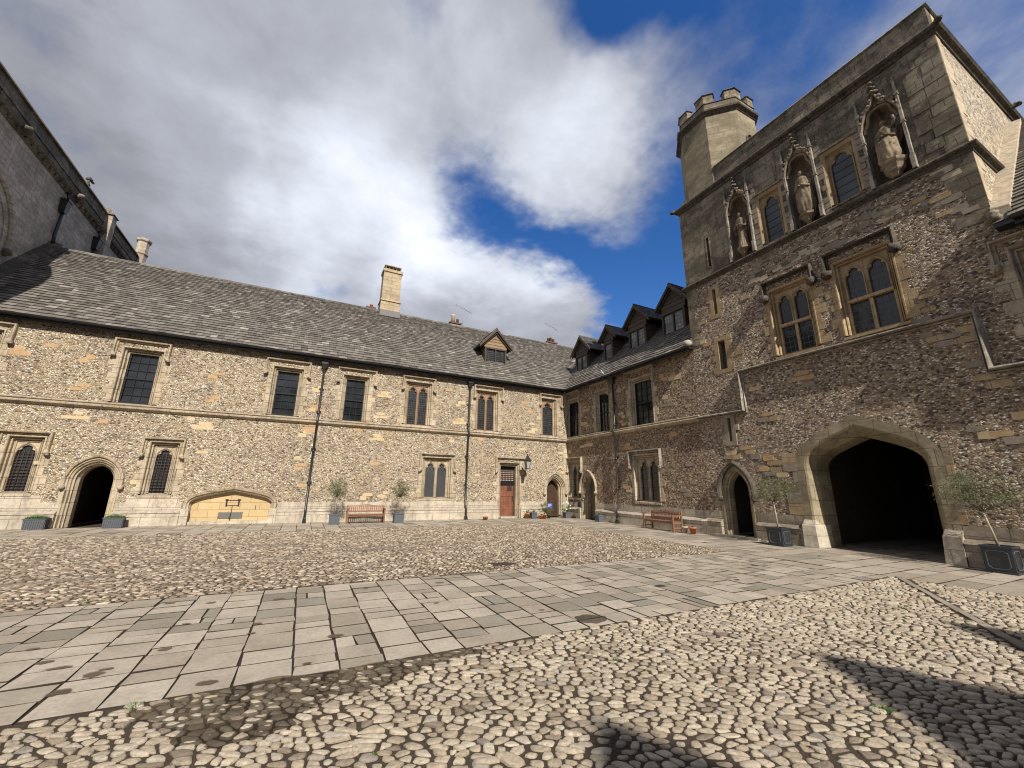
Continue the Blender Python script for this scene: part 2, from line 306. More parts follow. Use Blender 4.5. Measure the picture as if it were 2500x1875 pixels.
# ------------------------------------------------------------------ geometry helpers
COL = SC.collection
class Frame:
    """upright plane: s runs along it, z up, o out towards the court"""
    def __init__(f, org, S, O): f.org = Vector(org); f.S = Vector(S).normalized(); f.O = Vector(O).normalized()
    def P(f, s, z, o=0.0): return f.org + f.S*s + f.O*o + Vector((0, 0, z))
YA, XB = 20.355, 13.933
FA = Frame((0, YA, 0), (1, 0, 0), (0, -1, 0))
FB = Frame((XB, 0, 0), (0, 1, 0), (-1, 0, 0))
def offset(path, dd):
    """offset an open polyline (s,z); left-hand side of travel is positive"""
    out = []; n = len(path)
    for i, p in enumerate(path):
        ns = []
        for a, b in ((i-1, i), (i, i+1)):
            if a < 0 or b >= n: continue
            t = (path[b][0]-path[a][0], path[b][1]-path[a][1]); L = math.hypot(*t) or 1e-9
            ns.append((-t[1]/L, t[0]/L))
        nx = sum(q[0] for q in ns)/len(ns); ny = sum(q[1] for q in ns)/len(ns)
        L2 = nx*nx+ny*ny; L2 = max(L2, .3)
        out.append((p[0]+nx*dd/L2, p[1]+ny*dd/L2))
    return out
class MB:
    def __init__(s, xf=None): s.v = []; s.f = []; s.m = []; s.sm = []; s.mats = []; s.xf = xf
    def mi(s, name):
        if name not in s.mats: s.mats.append(name)
        return s.mats.index(name)
    def add(s, verts, faces, mat, smooth=False):
        b = len(s.v); k = s.mi(mat)
        if s.xf is not None: verts = [s.xf @ Vector(q) for q in verts]
        s.v += [tuple(q) for q in verts]; s.f += [tuple(i+b for i in f) for f in faces]
        s.m += [k]*len(faces); s.sm += [smooth]*len(faces)
    def hexa(s, c, mat):    # 8 corners: bottom ring then top ring
        s.add(c, [(3, 2, 1, 0), (4, 5, 6, 7), (0, 1, 5, 4), (1, 2, 6, 5), (2, 3, 7, 6), (3, 0, 4, 7)], mat)
    def box(s, x0, x1, y0, y1, z0, z1, mat):
        s.hexa([(x0, y0, z0), (x1, y0, z0), (x1, y1, z0), (x0, y1, z0), (x0, y0, z1), (x1, y0, z1), (x1, y1, z1), (x0, y1, z1)], mat)
    def fbox(s, F, s0, s1, z0, z1, o0, o1, mat):
        s.hexa([F.P(s0, z0, o0), F.P(s1, z0, o0), F.P(s1, z0, o1), F.P(s0, z0, o1), F.P(s0, z1, o0), F.P(s1, z1, o0), F.P(s1, z1, o1), F.P(s0, z1, o1)], mat)
    def prism(s, F, pts, o0, o1, mat, back=True):
        n = len(pts); vs = [F.P(a, b, o0) for a, b in pts]+[F.P(a, b, o1) for a, b in pts]
        fs = [(i, (i+1) % n, n+(i+1) % n, n+i) for i in range(n)]
        tri = tessellate_polygon([[Vector((a, b, 0)) for a, b in pts]])
        fs += [tuple(n+i for i in t) for t in tri]
        if back: fs += [tuple(reversed(t)) for t in tri]
        s.add(vs, fs, mat)
    def plate(s, F, outer, holes, o0, o1, mat, back=True, edge=True):
        """flat plate with holes; front at o1, its reveals run back to o0"""
        loops = [outer]+holes
        flat = [q for lp in loops for q in lp]
        tri = tessellate_polygon([[Vector((a, b, 0)) for a, b in lp] for lp in loops])
        n = len(flat); vs = [F.P(a, b, o1) for a, b in flat]+[F.P(a, b, o0) for a, b in flat]
        fs = [tuple(t) for t in tri]
        if back: fs += [tuple(n+i for i in reversed(t)) for t in tri]
        k = 0
        for li, lp in enumerate(loops):
            m_ = len(lp)
            if li > 0 or edge: fs += [(k+i, k+(i+1) % m_, n+k+(i+1) % m_, n+k+i) for i in range(m_)]
            k += m_
        s.add(vs, fs, mat)
    def sweep(s, F, path, prof, mat, smooth=False):
        """closed profile [(d outward, o)] carried along an open path (s,z) with mitred corners"""
        rings = []
        for dd, o in prof:
            rings.append([F.P(a, b, o) for a, b in offset(path, dd)])
        n = len(path); k = len(prof); vs = []
        for i in range(n):
            for r in rings: vs.append(r[i])
        fs = []
        for i in range(n-1):
            for j in range(k):
                j2 = (j+1) % k
                fs.append((i*k+j, i*k+j2, (i+1)*k+j2, (i+1)*k+j))
        fs.append(tuple(range(k))); fs.append(tuple((n-1)*k+j for j in reversed(range(k))))
        s.add(vs, fs, mat, smooth)
    def tube(s, pts, r, mat, n=8, smooth=True, caps=True):
        pts = [Vector(q) for q in pts]; rr = r if isinstance(r, (list, tuple)) else [r]*len(pts)
        vs = []; prev = None
        for i, q in enumerate(pts):
            t = (pts[min(i+1, len(pts)-1)]-pts[max(i-1, 0)]).normalized()
            if prev is None: a = t.orthogonal().normalized()
            else: a = (prev-t*prev.dot(t)); a = a.normalized() if a.length > 1e-6 else t.orthogonal().normalized()
            prev = a; b = t.cross(a)
            for j in range(n):
                w = 2*math.pi*j/n; vs.append(q+(a*math.cos(w)+b*math.sin(w))*rr[i])
        fs = [(i*n+j, i*n+(j+1) % n, (i+1)*n+(j+1) % n, (i+1)*n+j) for i in range(len(pts)-1) for j in range(n)]
        if caps: fs += [tuple(reversed(range(n))), tuple((len(pts)-1)*n+j for j in range(n))]
        s.add(vs, fs, mat, smooth)
    def lathe(s, c, prof, mat, n=16, smooth=True, rot=0.0, sq=1.0):
        c = Vector(c); vs = []
        for r, z in prof:
            for j in range(n):
                w = 2*math.pi*j/n+rot; vs.append(c+Vector((math.cos(w)*r, math.sin(w)*r*sq, z)))
        fs = [(i*n+j, i*n+(j+1) % n, (i+1)*n+(j+1) % n, (i+1)*n+j) for i in range(len(prof)-1) for j in range(n)]
        fs += [tuple(reversed(range(n))), tuple((len(prof)-1)*n+j for j in range(n))]
        s.add(vs, fs, mat, smooth)
    def blob(s, c, rad, mat, amp=.15, seed=0, sub=2, freq=2.2):
        bm = bmesh.new(); bmesh.ops.create_icosphere(bm, subdivisions=sub, radius=1)
        c = Vector(c); vs = []
        for v in bm.verts:
            q = v.co; k = 1+amp*noise.noise(q*freq+Vector((seed*7.3, seed*1.7, 0)))*2
            vs.append(c+Vector((q.x*rad[0]*k, q.y*rad[1]*k, q.z*rad[2]*k)))
        fs = [tuple(v.index for v in f.verts) for f in bm.faces]; bm.free()
        s.add(vs, fs, mat, True)
    def build(s, name, parent=None, recalc=True, label=None):
        me = bpy.data.meshes.new(name); me.from_pydata(s.v, [], s.f)
        for k in s.mats: me.materials.append(MATS[k])
        me.polygons.foreach_set('material_index', s.m); me.polygons.foreach_set('use_smooth', s.sm)
        if recalc and len(s.f) < 60000:
            bm = bmesh.new(); bm.from_mesh(me); bmesh.ops.recalc_face_normals(bm, faces=bm.faces); bm.to_mesh(me); bm.free()
        me.update()
        o = bpy.data.objects.new(name, me); COL.objects.link(o)
        if parent is not None:
            o.parent = parent
            if parent.type == 'EMPTY': o.matrix_parent_inverse = Matrix.Translation(-parent.location)
        if label: o['label'] = label
        return o
def tag(o, label, cat, group=None):
    o['label'] = label; o['category'] = cat
    if group: o['group'] = group
    return o
def thing(name, loc, label, cat, group=None):
    o = bpy.data.objects.new(name, None); o.location = loc; o.empty_display_size = .2; COL.objects.link(o)
    return tag(o, label, cat, group)
def struct(o): o['kind'] = 'structure'; return o

def arch(c, w, zs, za, n=9, z0=None):
    """pointed arch, left springing -> apex -> right springing, with jambs down to z0"""
    rise = za-zs; pts = []
    if rise >= w*.98:
        rad = (w*w+rise*rise)/(2*w); a1 = math.asin(min(1, rise/rad))
        half = [(c-w+rad-rad*math.cos(a1*i/n), zs+rad*math.sin(a1*i/n)) for i in range(n+1)]
    else:
        P0, P1, P2, P3 = (w, 0), (w, rise*.48), (w*.66, rise*.62), (0, rise)
        half = []
        for i in range(n+1):
            t = i/n; q = [(1-t)**3*P0[k]+3*(1-t)**2*t*P1[k]+3*(1-t)*t*t*P2[k]+t**3*P3[k] for k in (0, 1)]
            half.append((c-q[0], zs+q[1]))
    right = [(2*c-a, b) for a, b in reversed(half[:-1])]
    pts = half+right
    if z0 is not None: pts = [(c-w, z0)]+pts+[(c+w, z0)]
    return pts
def light_loop(c, hw, zb, zs, za, cusp=.30, n=14):
    """a cusped (foiled) light, closed loop"""
    base = arch(c, hw, zs, za, n)
    out = []
    N = len(base)-1
    for i, (a, b) in enumerate(base):
        t = i/N; t2 = t if t <= .5 else 1-t
        k = cusp*math.exp(-((t2-.24)/.055)**2)
        cx, cz = c, zs+(za-zs)*.35
        out.append((a+(cx-a)*k, b+(cz-b)*k))
    return [(c+hw, zb), (c-hw, zb)]+out     # closes from right springing back to the sill

STEP = [(.0, -.30), (.0, -.15), (.030, -.13), (.045, -.17), (.065, -.16), (.080, -.07), (.105, -.055), (.115, -.10), (.135, -.095), (.150, .0), (.17, .030), (.21, .030), (.21, -.05), (.21, -.30)]
HOOD = [(0, 0), (0, .04), (.02, .06), (.035, .035), (.05, .035), (.065, .12), (.10, .135), (.12, .10), (.13, .0)]
def hood_mb(F, c, hw, ztop, zdrop, mat='moulding', stops=True, seed=0, k=1.0):
    mb = MB(); path = [(c-hw+.13, zdrop), (c-hw+.13, ztop-.13), (c+hw-.13, ztop-.13), (c+hw-.13, zdrop)]
    mb.sweep(F, path, [(a, b*k) for a, b in HOOD], mat)
    if stops:
        for sg in (-1, 1):
            sx = c+sg*(hw-.06)
            mb.fbox(F, sx-.10, sx+.10, zdrop-.10, zdrop+.10, -.02, .018, mat)
            mb.blob(F.P(sx, zdrop-.07, .09*k), (.085*k**2.2, .085*k**2.2, .095*k**2.2), mat, .28, seed+sg)
            mb.blob(F.P(sx+.05*sg, zdrop-.13, .12*k), (.05, .05, .045), mat, .2, seed+sg+9)
    return mb
def quoins(mb, F, c, hw, z0, z1, mat, seed, wmin=.10, wmax=.27, o=.010):
    rd = random.Random(seed)
    for sg in (-1, 1):
        z = z0; k = rd.random() > .5
        while z < z1-.06:
            h = rd.uniform(.20, .33); h = min(h, z1-z); w = rd.uniform(wmin, wmin+.06) if k else rd.uniform(wmax-.07, wmax+.04); k = not k
            a, b = (c+sg*hw, c+sg*(hw+w)); a, b = min(a, b), max(a, b)
            mb.fbox(F, a, b, z+.006, z+h-.004, -.03, o+rd.uniform(-.003, .005), mat); z += h
def pane_mb(F, s0, s1, z0, z1, o, mat):
    mb = MB(); mb.fbox(F, s0, s1, z0, z1, o-.02, o, mat); return mb
def sash_frame(F, c, hw, z0, z1, o, cols=3, rows=6, mat='sash_black'):
    mb = MB(); fw = .045
    for a, b in ((c-hw, c-hw+fw), (c+hw-fw, c+hw)): mb.fbox(F, a, b, z0, z1, o, o+.06, mat)
    zm = (z0+z1)/2
    for a, b in ((z0, z0+.07), (zm-.03, zm+.03), (z1-.05, z1)): mb.fbox(F, c-hw+fw, c+hw-fw, a, b, o, o+.055, mat)
    for i in range(1, cols):
        x = c-hw+fw+(2*hw-2*fw)*i/cols
        mb.fbox(F, x-.010, x+.010, z0+.07, z1-.05, o+.001, o+.030, mat)
    for i in range(1, rows):
        if i == rows//2: continue
        z = z0+(z1-z0)*i/rows; mb.fbox(F, c-hw+fw, c+hw-fw, z-.010, z+.010, o+.002, o+.033, mat)
    return mb
def moulded_surround(F, c, hw, z0, z1, mat, seed, deep=.30, q=True, sill=True, qz=None, wide=1.0):
    mb = MB(); path = [(c-hw, z0), (c-hw, z1), (c+hw, z1), (c+hw, z0)]
    mb.sweep(F, path, [(a*wide, o if o > -.25 else -deep) for a, o in STEP], mat)
    if q: quoins(mb, F, c, hw+.21*wide, z0, (qz or z1-.1), mat, seed)
    if sill:
        mb.hexa([F.P(c-hw-.22, z0-.14, -deep), F.P(c+hw+.22, z0-.14, -deep), F.P(c+hw+.22, z0-.14, .03), F.P(c-hw-.22, z0-.14, .03),
                 F.P(c-hw-.22, z0+.02, -deep), F.P(c+hw+.22, z0+.02, -deep), F.P(c+hw+.22, z0-.06, .03), F.P(c-hw-.22, z0-.06, .03)], mat)
    return mb
def wall_hole(c, hw, z0, z1, m=.20): return [(c-hw-m, z0-.10), (c+hw+m, z0-.10), (c+hw+m, z1+m), (c-hw-m, z1+m)]

def sash_window(F, parent, c, hw, z0, z1, hc, hh, ztop, zdrop, seed, mat='moulding', deep=.30, glassm='sash_glass', open_top=False, hmat=None):
    w = moulded_surround(F, c, hw, z0, z1, mat, seed, deep).build('window', parent)
    pane_mb(F, c-hw, c+hw, z0, z1, -deep+.03, glassm).build('pane', w)
    sash_frame(F, c, hw, z0, z1, -deep+.035).build('frame', w)
    hood_mb(F, hc, hh, ztop, zdrop, hmat or mat, seed=seed).build('hood_mould', w)
    return wall_hole(c, hw, z0, z1)
def light_window(F, parent, c, hw, z0, z1, hc, hh, ztop, zdrop, seed, n=2, mat='moulding', tmat='mullion_stone', glassm='leaded_glass', deep=.30, transom=None, grille=False, hood=True, hmat=None, wide=1.0, mul=.09, hk=1.0):
    w = moulded_surround(F, c, hw, z0, z1, mat, seed, deep, wide=wide).build('window', parent)
    tb = MB(); lw = (2*hw-mul*(n-1)-.06)/n; lights = []; ribs = []
    for i in range(n):
        lc = c-hw+.03+lw/2+i*(lw+mul); h2 = lw/2
        if transom: lights.append([(lc+h2, z0+.02), (lc-h2, z0+.02), (lc-h2, transom-.05), (lc+h2, transom-.05)]); zb = transom+.05
        else: zb = z0+.02
        za = z1-.06; zs = za-h2*(1.75 if n > 1 else 1.45)
        lights.append(light_loop(lc, h2-.012, zb, zs, za-.05)); ribs.append((lc, h2, zs, za, zb))
    o1 = -deep+.12
    tb.plate(F, [(c-hw, z0), (c+hw, z0), (c+hw, z1), (c-hw, z1)], lights, -deep+.03, o1, tmat)
    for lc, h2, zs, za, zb in ribs:
        tb.sweep(F, arch(lc, h2-.005, zs, za, 9, zb), [(-.012, o1-.03), (-.012, o1+.02), (.02, o1+.045), (.035, o1), (.035, o1-.03)], tmat)
    if transom: tb.fbox(F, c-hw, c+hw, transom-.045, transom+.045, o1-.02, o1+.05, tmat)
    tb.build('tracery', w)
    pane_mb(F, c-hw, c+hw, z0, z1, -deep+.05, glassm).build('pane', w)
    if grille:
        gb = MB()
        for i in range(1, 5): x = c-hw+2*hw*i/5; gb.tube([F.P(x, z0, o1-.02), F.P(x, z1-.25, o1-.02)], .009, 'grille_iron', 5)
        k = int((z1-.2-z0)/.11)
        for i in range(1, k): z = z0+i*.11; gb.fbox(F, c-hw+.02, c+hw-.02, z-.009, z+.009, o1-.045, o1-.03, 'grille_iron')
        gb.build('grille', w)
    if hood: hood_mb(F, hc, hh, ztop, zdrop, hmat or mat, seed=seed, k=hk).build('hood_mould', w)
    return wall_hole(c, hw, z0, z1, .20*wide)
def arch_door(F, parent, c, hw, zs, za, seed, mat='moulding', deep=.45, door=None, hoodw=.17, hood=True, room=3.0, z0=0.0, step=None, hmat=None, jm=None, splay=.10, handle=True):
    """pointed doorway: moulded jambs, hood mould, dark passage or a door leaf"""
    m_ = .17
    prof = [(-splay, -deep), (-splay, -.24), (-.03, -.17), (-.02, -.10), (.03, -.09), (.05, -.03), (.10, -.01), (.12, .03), (m_, .03), (m_, -.06), (m_, -deep)]
    w = MB(); path = arch(c, hw, zs, za, 10, z0)
    w.sweep(F, path, prof, mat)
    rd = random.Random(seed)
    for sg in (-1, 1):
        z = z0+.02
        while z < zs-.1:
            h = rd.uniform(.22, .36); ww = rd.uniform(.04, .2); a, b = sorted((c+sg*(hw+m_), c+sg*(hw+m_+ww)))
            w.fbox(F, a, b, z, min(z+h-.006, zs), -.03, .008, mat); z += h
    o = w.build('doorway', parent)
    if hood:
        hb = MB(); hp = arch(c, hw+m_, zs-.02, za+m_*1.12, 10, zs-.18)
        kk = 1.5 if hmat else 1.0; hb.sweep(F, hp, [(a_*kk, b_*(kk if b_ > 0 else 1)) for a_, b_ in [(0, -.03), (0, .05), (.02, .09), (.07, .11), (.10, .09), (.12, -.03)]], hmat or mat)
        for sg in (-1, 1): hb.blob(F.P(c+sg*(hw+m_+.06), zs-.22, .07), (.09, .09, .10), hmat or mat, .25, seed+sg)
        hb.build('hood_mould', o)
    if door:
        db = MB(); lp = arch(c, hw-splay+.01, zs, za-splay, 8, z0+.02)
        db.prism(F, lp, -deep-.08, -deep-.02, door)
        for zf in (.35, .75): db.fbox(F, c-hw*.7, c+hw*.7, z0+.25+zf, z0+.31+zf, -deep-.02, -deep-.008, door)
        dd = db.build('door', o)
        if handle:
            hb = MB(); hb.lathe(F.P(c-hw*.5, z0+1.0, -deep), [(.03, -.03), (.035, 0), (.03, .03)], 'black_iron', 10); hb.build('handle', dd)
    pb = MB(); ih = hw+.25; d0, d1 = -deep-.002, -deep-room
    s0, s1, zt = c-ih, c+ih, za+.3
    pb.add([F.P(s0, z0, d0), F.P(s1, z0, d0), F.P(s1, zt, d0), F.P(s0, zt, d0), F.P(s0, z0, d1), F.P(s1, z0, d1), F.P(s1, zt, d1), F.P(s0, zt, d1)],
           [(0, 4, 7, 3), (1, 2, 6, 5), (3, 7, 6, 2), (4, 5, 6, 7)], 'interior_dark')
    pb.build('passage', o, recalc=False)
    lp = arch(c, hw+m_-.02, zs, za+m_-.02, 10, z0)
    return lp
def stones(mb, F, pts, mat, seed, o=.006):
    """odd ashlar blocks set in the flint, at (s, z)"""
    rd = random.Random(seed)
    for (s, z, n) in pts:
        rows = [(0, 0)] if n == 1 else ([(-.18, -.07), (.17, -.06), (0.02, .10)] if n == 3 else [(-.1, -.08), (.08, .08)])
        for a, b in rows:
            w, h = rd.uniform(.13, .23), rd.uniform(.06, .095); k = 9; lp = []
            for i in range(16):
                t = 2*math.pi*(i+.5)/16; cx, cz = math.cos(t), math.sin(t); ex = .32
                lp.append((s+a+w*math.copysign(abs(cx)**ex, cx)*rd.uniform(.86, 1.06), z+b+h*math.copysign(abs(cz)**ex, cz)*rd.uniform(.84, 1.08)))
            mb.prism(F, lp, -.02, o+rd.uniform(-.002, .006), rd.choice(mat) if isinstance(mat, (list, tuple)) else mat)
def clip_poly(poly, a, b, c):    # keep a*x+b*y<=c
    out = []; n = len(poly)
    for i in range(n):
        p, q = poly[i], poly[(i+1) % n]; dp = a*p[0]+b*p[1]-c; dq = a*q[0]+b*q[1]-c
        if dp <= 0: out.append(p)
        if dp*dq < 0: t = dp/(dp-dq); out.append((p[0]+(q[0]-p[0])*t, p[1]+(q[1]-p[1])*t))
    return out
def slates(mb, org, U, V, region, mat, h0=.235, h1=.145, wmin=.17, wmax=.38, seed=1, th=.028, skip=None):
    """courses of stone slates, diminishing upwards, clipped to a convex region in (u, v)"""
    org, U, V = Vector(org), Vector(U).normalized(), Vector(V).normalized(); N = U.cross(V).normalized()
    if N.z < 0: N = -N
    rd = random.Random(seed); us = [p[0] for p in region]; vs_ = [p[1] for p in region]
    u0, u1, v0, v1 = min(us), max(us), min(vs_), max(vs_)
    area = sum(region[i][0]*region[(i+1) % len(region)][1]-region[(i+1) % len(region)][0]*region[i][1] for i in range(len(region)))
    sg = 1 if area > 0 else -1; half = []
    for i in range(len(region)):
        p, q = region[i], region[(i+1) % len(region)]; ex, ey = q[0]-p[0], q[1]-p[1]
        a, b = ey*sg, -ex*sg; half.append((a, b, a*p[0]+b*p[1]))
    v = v0; VS = []; FS = []
    while v < v1-.02:
        t = (v-v0)/(v1-v0); h = (h0+(h1-h0)*t)*rd.uniform(.93, 1.07); u = u0-rd.random()*.4
        while u < u1:
            w = rd.uniform(wmin, wmax)*(1.0-.3*t)
            dv = rd.gauss(0, .008); lift = rd.uniform(0, .012)
            poly = [(u+.004, v+dv), (u+w-.004, v+dv+rd.gauss(0, .005)), (u+w-.004, v+h+.05), (u+.004, v+h+.05)]
            for hp in half:
                poly = clip_poly(poly, *hp)
                if len(poly) < 3: break
            if len(poly) >= 3 and not (skip and skip(u+w/2, v+h/2)):
                base = len(VS); n = len(poly)
                for (a, b) in poly:
                    nn = th*1.7-(b-v)*(th*1.3/h)+lift
                    VS.append(org+U*a+V*b+N*(nn+.03*noise.noise(Vector((a*.45, b*.6, seed)))))
                for (a, b) in poly:
                    VS.append(org+U*a+V*b+N*(th*.5-(b-v)*(th*1.3/h)+lift-.006))
                FS.append(tuple(base+i for i in range(n)))
                FS += [(base+(i+1) % n, base+i, base+n+i, base+n+(i+1) % n) for i in range(n)]
            u += w
        v += h
    # orientation: top face normal must follow N
    mb.add(VS, FS, mat)
print('helpers', round(time.time()-T0, 1))
# ================================================================== GROUND
def ground_sheet():
    mb = MB(); mb.add([(-300, -300, -.035), (300, -300, -.035), (300, 300, -.035), (-300, 300, -.035)], [(0, 1, 2, 3)], 'ground_soil')
    struct(mb.build('ground'))
ground_sheet()
def bed(x0, x1, y0, y1, z, mat='ground_soil'):
    n = 60; VS = []; FS = []
    for i in range(n+1):
        for j in range(n+1):
            x = x0+(x1-x0)*i/n; y = y0+(y1-y0)*j/n; VS.append((x, y, z+.004*noise.noise(Vector((x*1.3, y*1.3, 0)))))
    FS = [(i*(n+1)+j, (i+1)*(n+1)+j, (i+1)*(n+1)+j+1, i*(n+1)+j+1) for i in range(n) for j in range(n)]
    mb = MB(); mb.add(VS, FS, mat, True); struct(mb.build('ground_bed'))
bed(-9, 10.65, -4.5, 4.38, -.003); bed(-9, 10.65, 7.85, 17.0, -.003)
for q in ((-9, 10.64, 4.38, 7.85), (-12, 10.65, 17.0, 20.36), (10.65, 13.95, -6, 20.36), (-12, -9, -4.5, 17.0)):
    mb = MB(); mb.add([(q[0], q[2], -.009), (q[1], q[2], -.009), (q[1], q[3], -.009), (q[0], q[3], -.009)], [(0, 1, 2, 3)], 'joint_dirt'); struct(mb.build('path_bed'))
def in_poly(x, y, poly):
    c = False; n = len(poly)
    for i in range(n):
        x0, y0 = poly[i]; x1, y1 = poly[(i+1) % n]
        if (y0 > y) != (y1 > y) and x < (x1-x0)*(y-y0)/(y1-y0)+x0: c = not c
    return c
def cobbles(name, x0, x1, y0, y1, cw, ch, ang, seed, avoid=(), zt=.009, thin=.22, mat='cobble', shrink=1.0, lod=0):
    """every cobble a domed stone grown from its own cell of a jittered, rotated lattice"""
    rd = random.Random(seed); ca, sa = math.cos(ang), math.sin(ang)
    cx, cy = (x0+x1)/2, (y0+y1)/2; rad = math.hypot(x1-x0, y1-y0)/2+cw*2
    nu, nv = int(rad/cw)+2, int(rad/ch)+2; pts = {}
    for i in range(-nu, nu+1):
        for j in range(-nv, nv+1):
            u = (i+.5*(j % 2)+rd.uniform(-.42, .42))*cw; v = (j+rd.uniform(-.40, .40))*ch
            # patches laid a little differently
            x, y = cx+u*ca-v*sa, cy+u*sa+v*ca
            if rd.random() > thin: pts[(i, j)] = (u, v, x, y)
    VS = []; FS = []; kx = 1/cw; ky = 1/ch
    nb = [(a, b) for a in (-2, -1, 0, 1, 2) for b in (-2, -1, 0, 1, 2) if (a or b)]
    for (i, j), (u, v, x, y) in pts.items():
        if not (x0+.03 < x < x1-.03 and y0+.03 < y < y1-.03): continue
        if any(a(x, y) for a in avoid): continue
        r0 = 1.6
        poly = [(-r0, -r0), (r0, -r0), (r0, r0), (-r0, r0)]
        for a, b in nb:
            q = pts.get((i+a, j+b))
            if q is None: continue
            dx, dy = (q[0]-u)*kx, (q[1]-v)*ky; dd = (dx*dx+dy*dy)/2
            if math.sqrt(dd*2) > 2.3: continue
            poly = clip_poly(poly, dx, dy, dd)
        n = len(poly)
        if n < 3: continue
        mx = sum(p[0] for p in poly)/n; my = sum(p[1] for p in poly)/n
        # round the corners
        rp = []
        for k in range(n):
            p, q = poly[k], poly[(k+1) % n]
            rp.append((p[0]*.80+q[0]*.20, p[1]*.80+q[1]*.20)); rp.append((p[0]*.20+q[0]*.80, p[1]*.20+q[1]*.80))
        s = rd.uniform(.75, .88) if rd.random() > .15 else rd.uniform(.52, .74)
        s *= shrink; hh = zt+rd.uniform(-.005, .005); tx, ty = rd.gauss(0, .04), rd.gauss(0, .04)
        base = len(VS); m_ = len(rp)
        ring = []
        for (a, b) in rp:
            a = (mx+(a-mx)*s)/kx; b = (my+(b-my)*s)/ky
            w = rd.uniform(.88, 1.05); mu, mv = mx/kx, my/ky; a = mu+(a-mu)*w; b = mv+(b-mv)*w
            ring.append((a, b))
        mu, mv = mx/kx, my/ky
        LV = ((1.0, -.01), (.985, hh-.008), (.90, hh-.0018), (.62, hh)) if not lod else ((1.0, -.01), (.94, hh-.003))
        for sc, z in LV:
            for (a, b) in ring:
                aa = u+mu+(a-mu)*sc; bb = v+mv+(b-mv)*sc
                X = cx+aa*ca-bb*sa; Y = cy+aa*sa+bb*ca
                VS.append((X, Y, z+(tx*(X-x)+ty*(Y-y) if z > -.02 else 0)))
        aa, bb = u+mu, v+mv; VS.append((cx+aa*ca-bb*sa, cy+aa*sa+bb*ca, hh+.002)); top = len(VS)-1
        for r in range(len(LV)-1):
            for k in range(m_):
                k2 = (k+1) % m_
                FS.append((base+r*m_+k, base+r*m_+k2, base+(r+1)*m_+k2, base+(r+1)*m_+k))
        for k in range(m_): FS.append((base+(len(LV)-1)*m_+k, base+(len(LV)-1)*m_+(k+1) % m_, top))
    me = bpy.data.meshes.new(name); me.from_pydata(VS, [], FS); me.materials.append(MATS[mat])
    me.polygons.foreach_set('use_smooth', [True]*len(FS)); me.update()
    o = bpy.data.objects.new(name, me); COL.objects.link(o); o['kind'] = 'structure'
    return o
def near_seg(x, y, a, b, w):
    dx, dy = b[0]-a[0], b[1]-a[1]; L = dx*dx+dy*dy; t = max(0, min(1, ((x-a[0])*dx+(y-a[1])*dy)/L))
    return math.hypot(x-a[0]-t*dx, y-a[1]-t*dy) < w
PX, PY0, PY1, PA = 10.65, 4.38, 7.85, 17.0
drain_near = [((10.7, 4.3), (1.6, -1.9))]
C2 = (1.85, 11.6)
drain_far = [((-6.3, 17.0), C2), ((10.6, 7.9), C2), ((-7.0, 8.6), C2), ((10.5, 16.6), C2)]
_mid = cobbles('ground_cobbles', -7, PX, -2.5, PY0, .098, .060, R(-27), 3,
        avoid=[lambda x, y: near_seg(x, y, *drain_near[0], .10)])
cobbles('ground_cobbles', -9, PX, PY1, PA, 0.090, .057, R(12), 5, mat='cobble_far', shrink=.92, lod=1,
        avoid=[lambda x, y: any(near_seg(x, y, a, b, .05) for a, b in drain_far), lambda x, y: abs(x-C2[0]) < .25 and abs(y-C2[1]) < .18, lambda x, y: abs(x-4.05) < .24 and abs(y-8.48) < .2])
print('cobbles', round(time.time()-T0, 1))
def slab(VS, FS, x0, x1, y0, y1, z, rd, g_=.006, bev=.008):
    a = rd.gauss(0, .0012); b = rd.gauss(0, .0012); base = len(VS)
    c = [(x0+g_, y0+g_), (x1-g_, y0+g_), (x1-g_, y1-g_), (x0+g_, y1-g_)]
    c = [(p+rd.gauss(0, .006), q+rd.gauss(0, .006)) for p, q in c]
    cx, cy = (x0+x1)/2, (y0+y1)/2; w, h = x1-x0, y1-y0
    for p, q in c: VS.append((p, q, z-.04))
    for p, q in c: VS.append((p, q, z-.006))
    for p, q in c:
        pp = p+(bev*.6 if p < cx else -bev*.6); qq = q+(bev*.6 if q < cy else -bev*.6)
        VS.append((pp, qq, z+a*(p-cx)/w*2+b*(q-cy)/h*2))
    for r in (0, 4):
        for k in range(4): FS.append((base+r+k, base+r+(k+1) % 4, base+r+4+(k+1) % 4, base+r+4+k))
    FS.append((base+8, base+9, base+10, base+11))
def paving(name, x0, x1, y0, y1, along, wmin, wmax, lmin, lmax, seed, mat='paving'):
    """columns of flags; the joints along the column run through, those across it are staggered"""
    rd = random.Random(seed); VS = []; FS = []; a0, a1, b0, b1 = (x0, x1, y0, y1) if along == 'y' else (y0, y1, x0, x1)
    a = a0
    while a < a1-.02:
        w = rd.uniform(wmin, wmax)
        if a1-a-w < wmin*.6: w = a1-a
        b = b0
        while b < b1-.02:
            L = rd.uniform(lmin, lmax)
            if b1-b-L < lmin*.5: L = b1-b
            z = rd.gauss(0, .002)
            parts = [(a, a+w, b, b+L)]
            if rd.random() < .07: t = a+w*rd.uniform(.35, .65); parts = [(a, t, b, b+L), (t, a+w, b, b+L)]
            for q in parts:
                if along == 'y': slab(VS, FS, q[0], q[1], q[2], q[3], z, rd)
                else: slab(VS, FS, q[2], q[3], q[0], q[1], z, rd)
            b += L
        a += w
    me = bpy.data.meshes.new(name); me.from_pydata(VS, [], FS); me.materials.append(MATS[mat]); me.materials.append(MATS['joint_dirt'])
    me.polygons.foreach_set('material_index', [1 if i % 9 < 8 else 0 for i in range(len(FS))]); me.update()
    o = bpy.data.objects.new(name, me); COL.objects.link(o); o['kind'] = 'structure'; return o
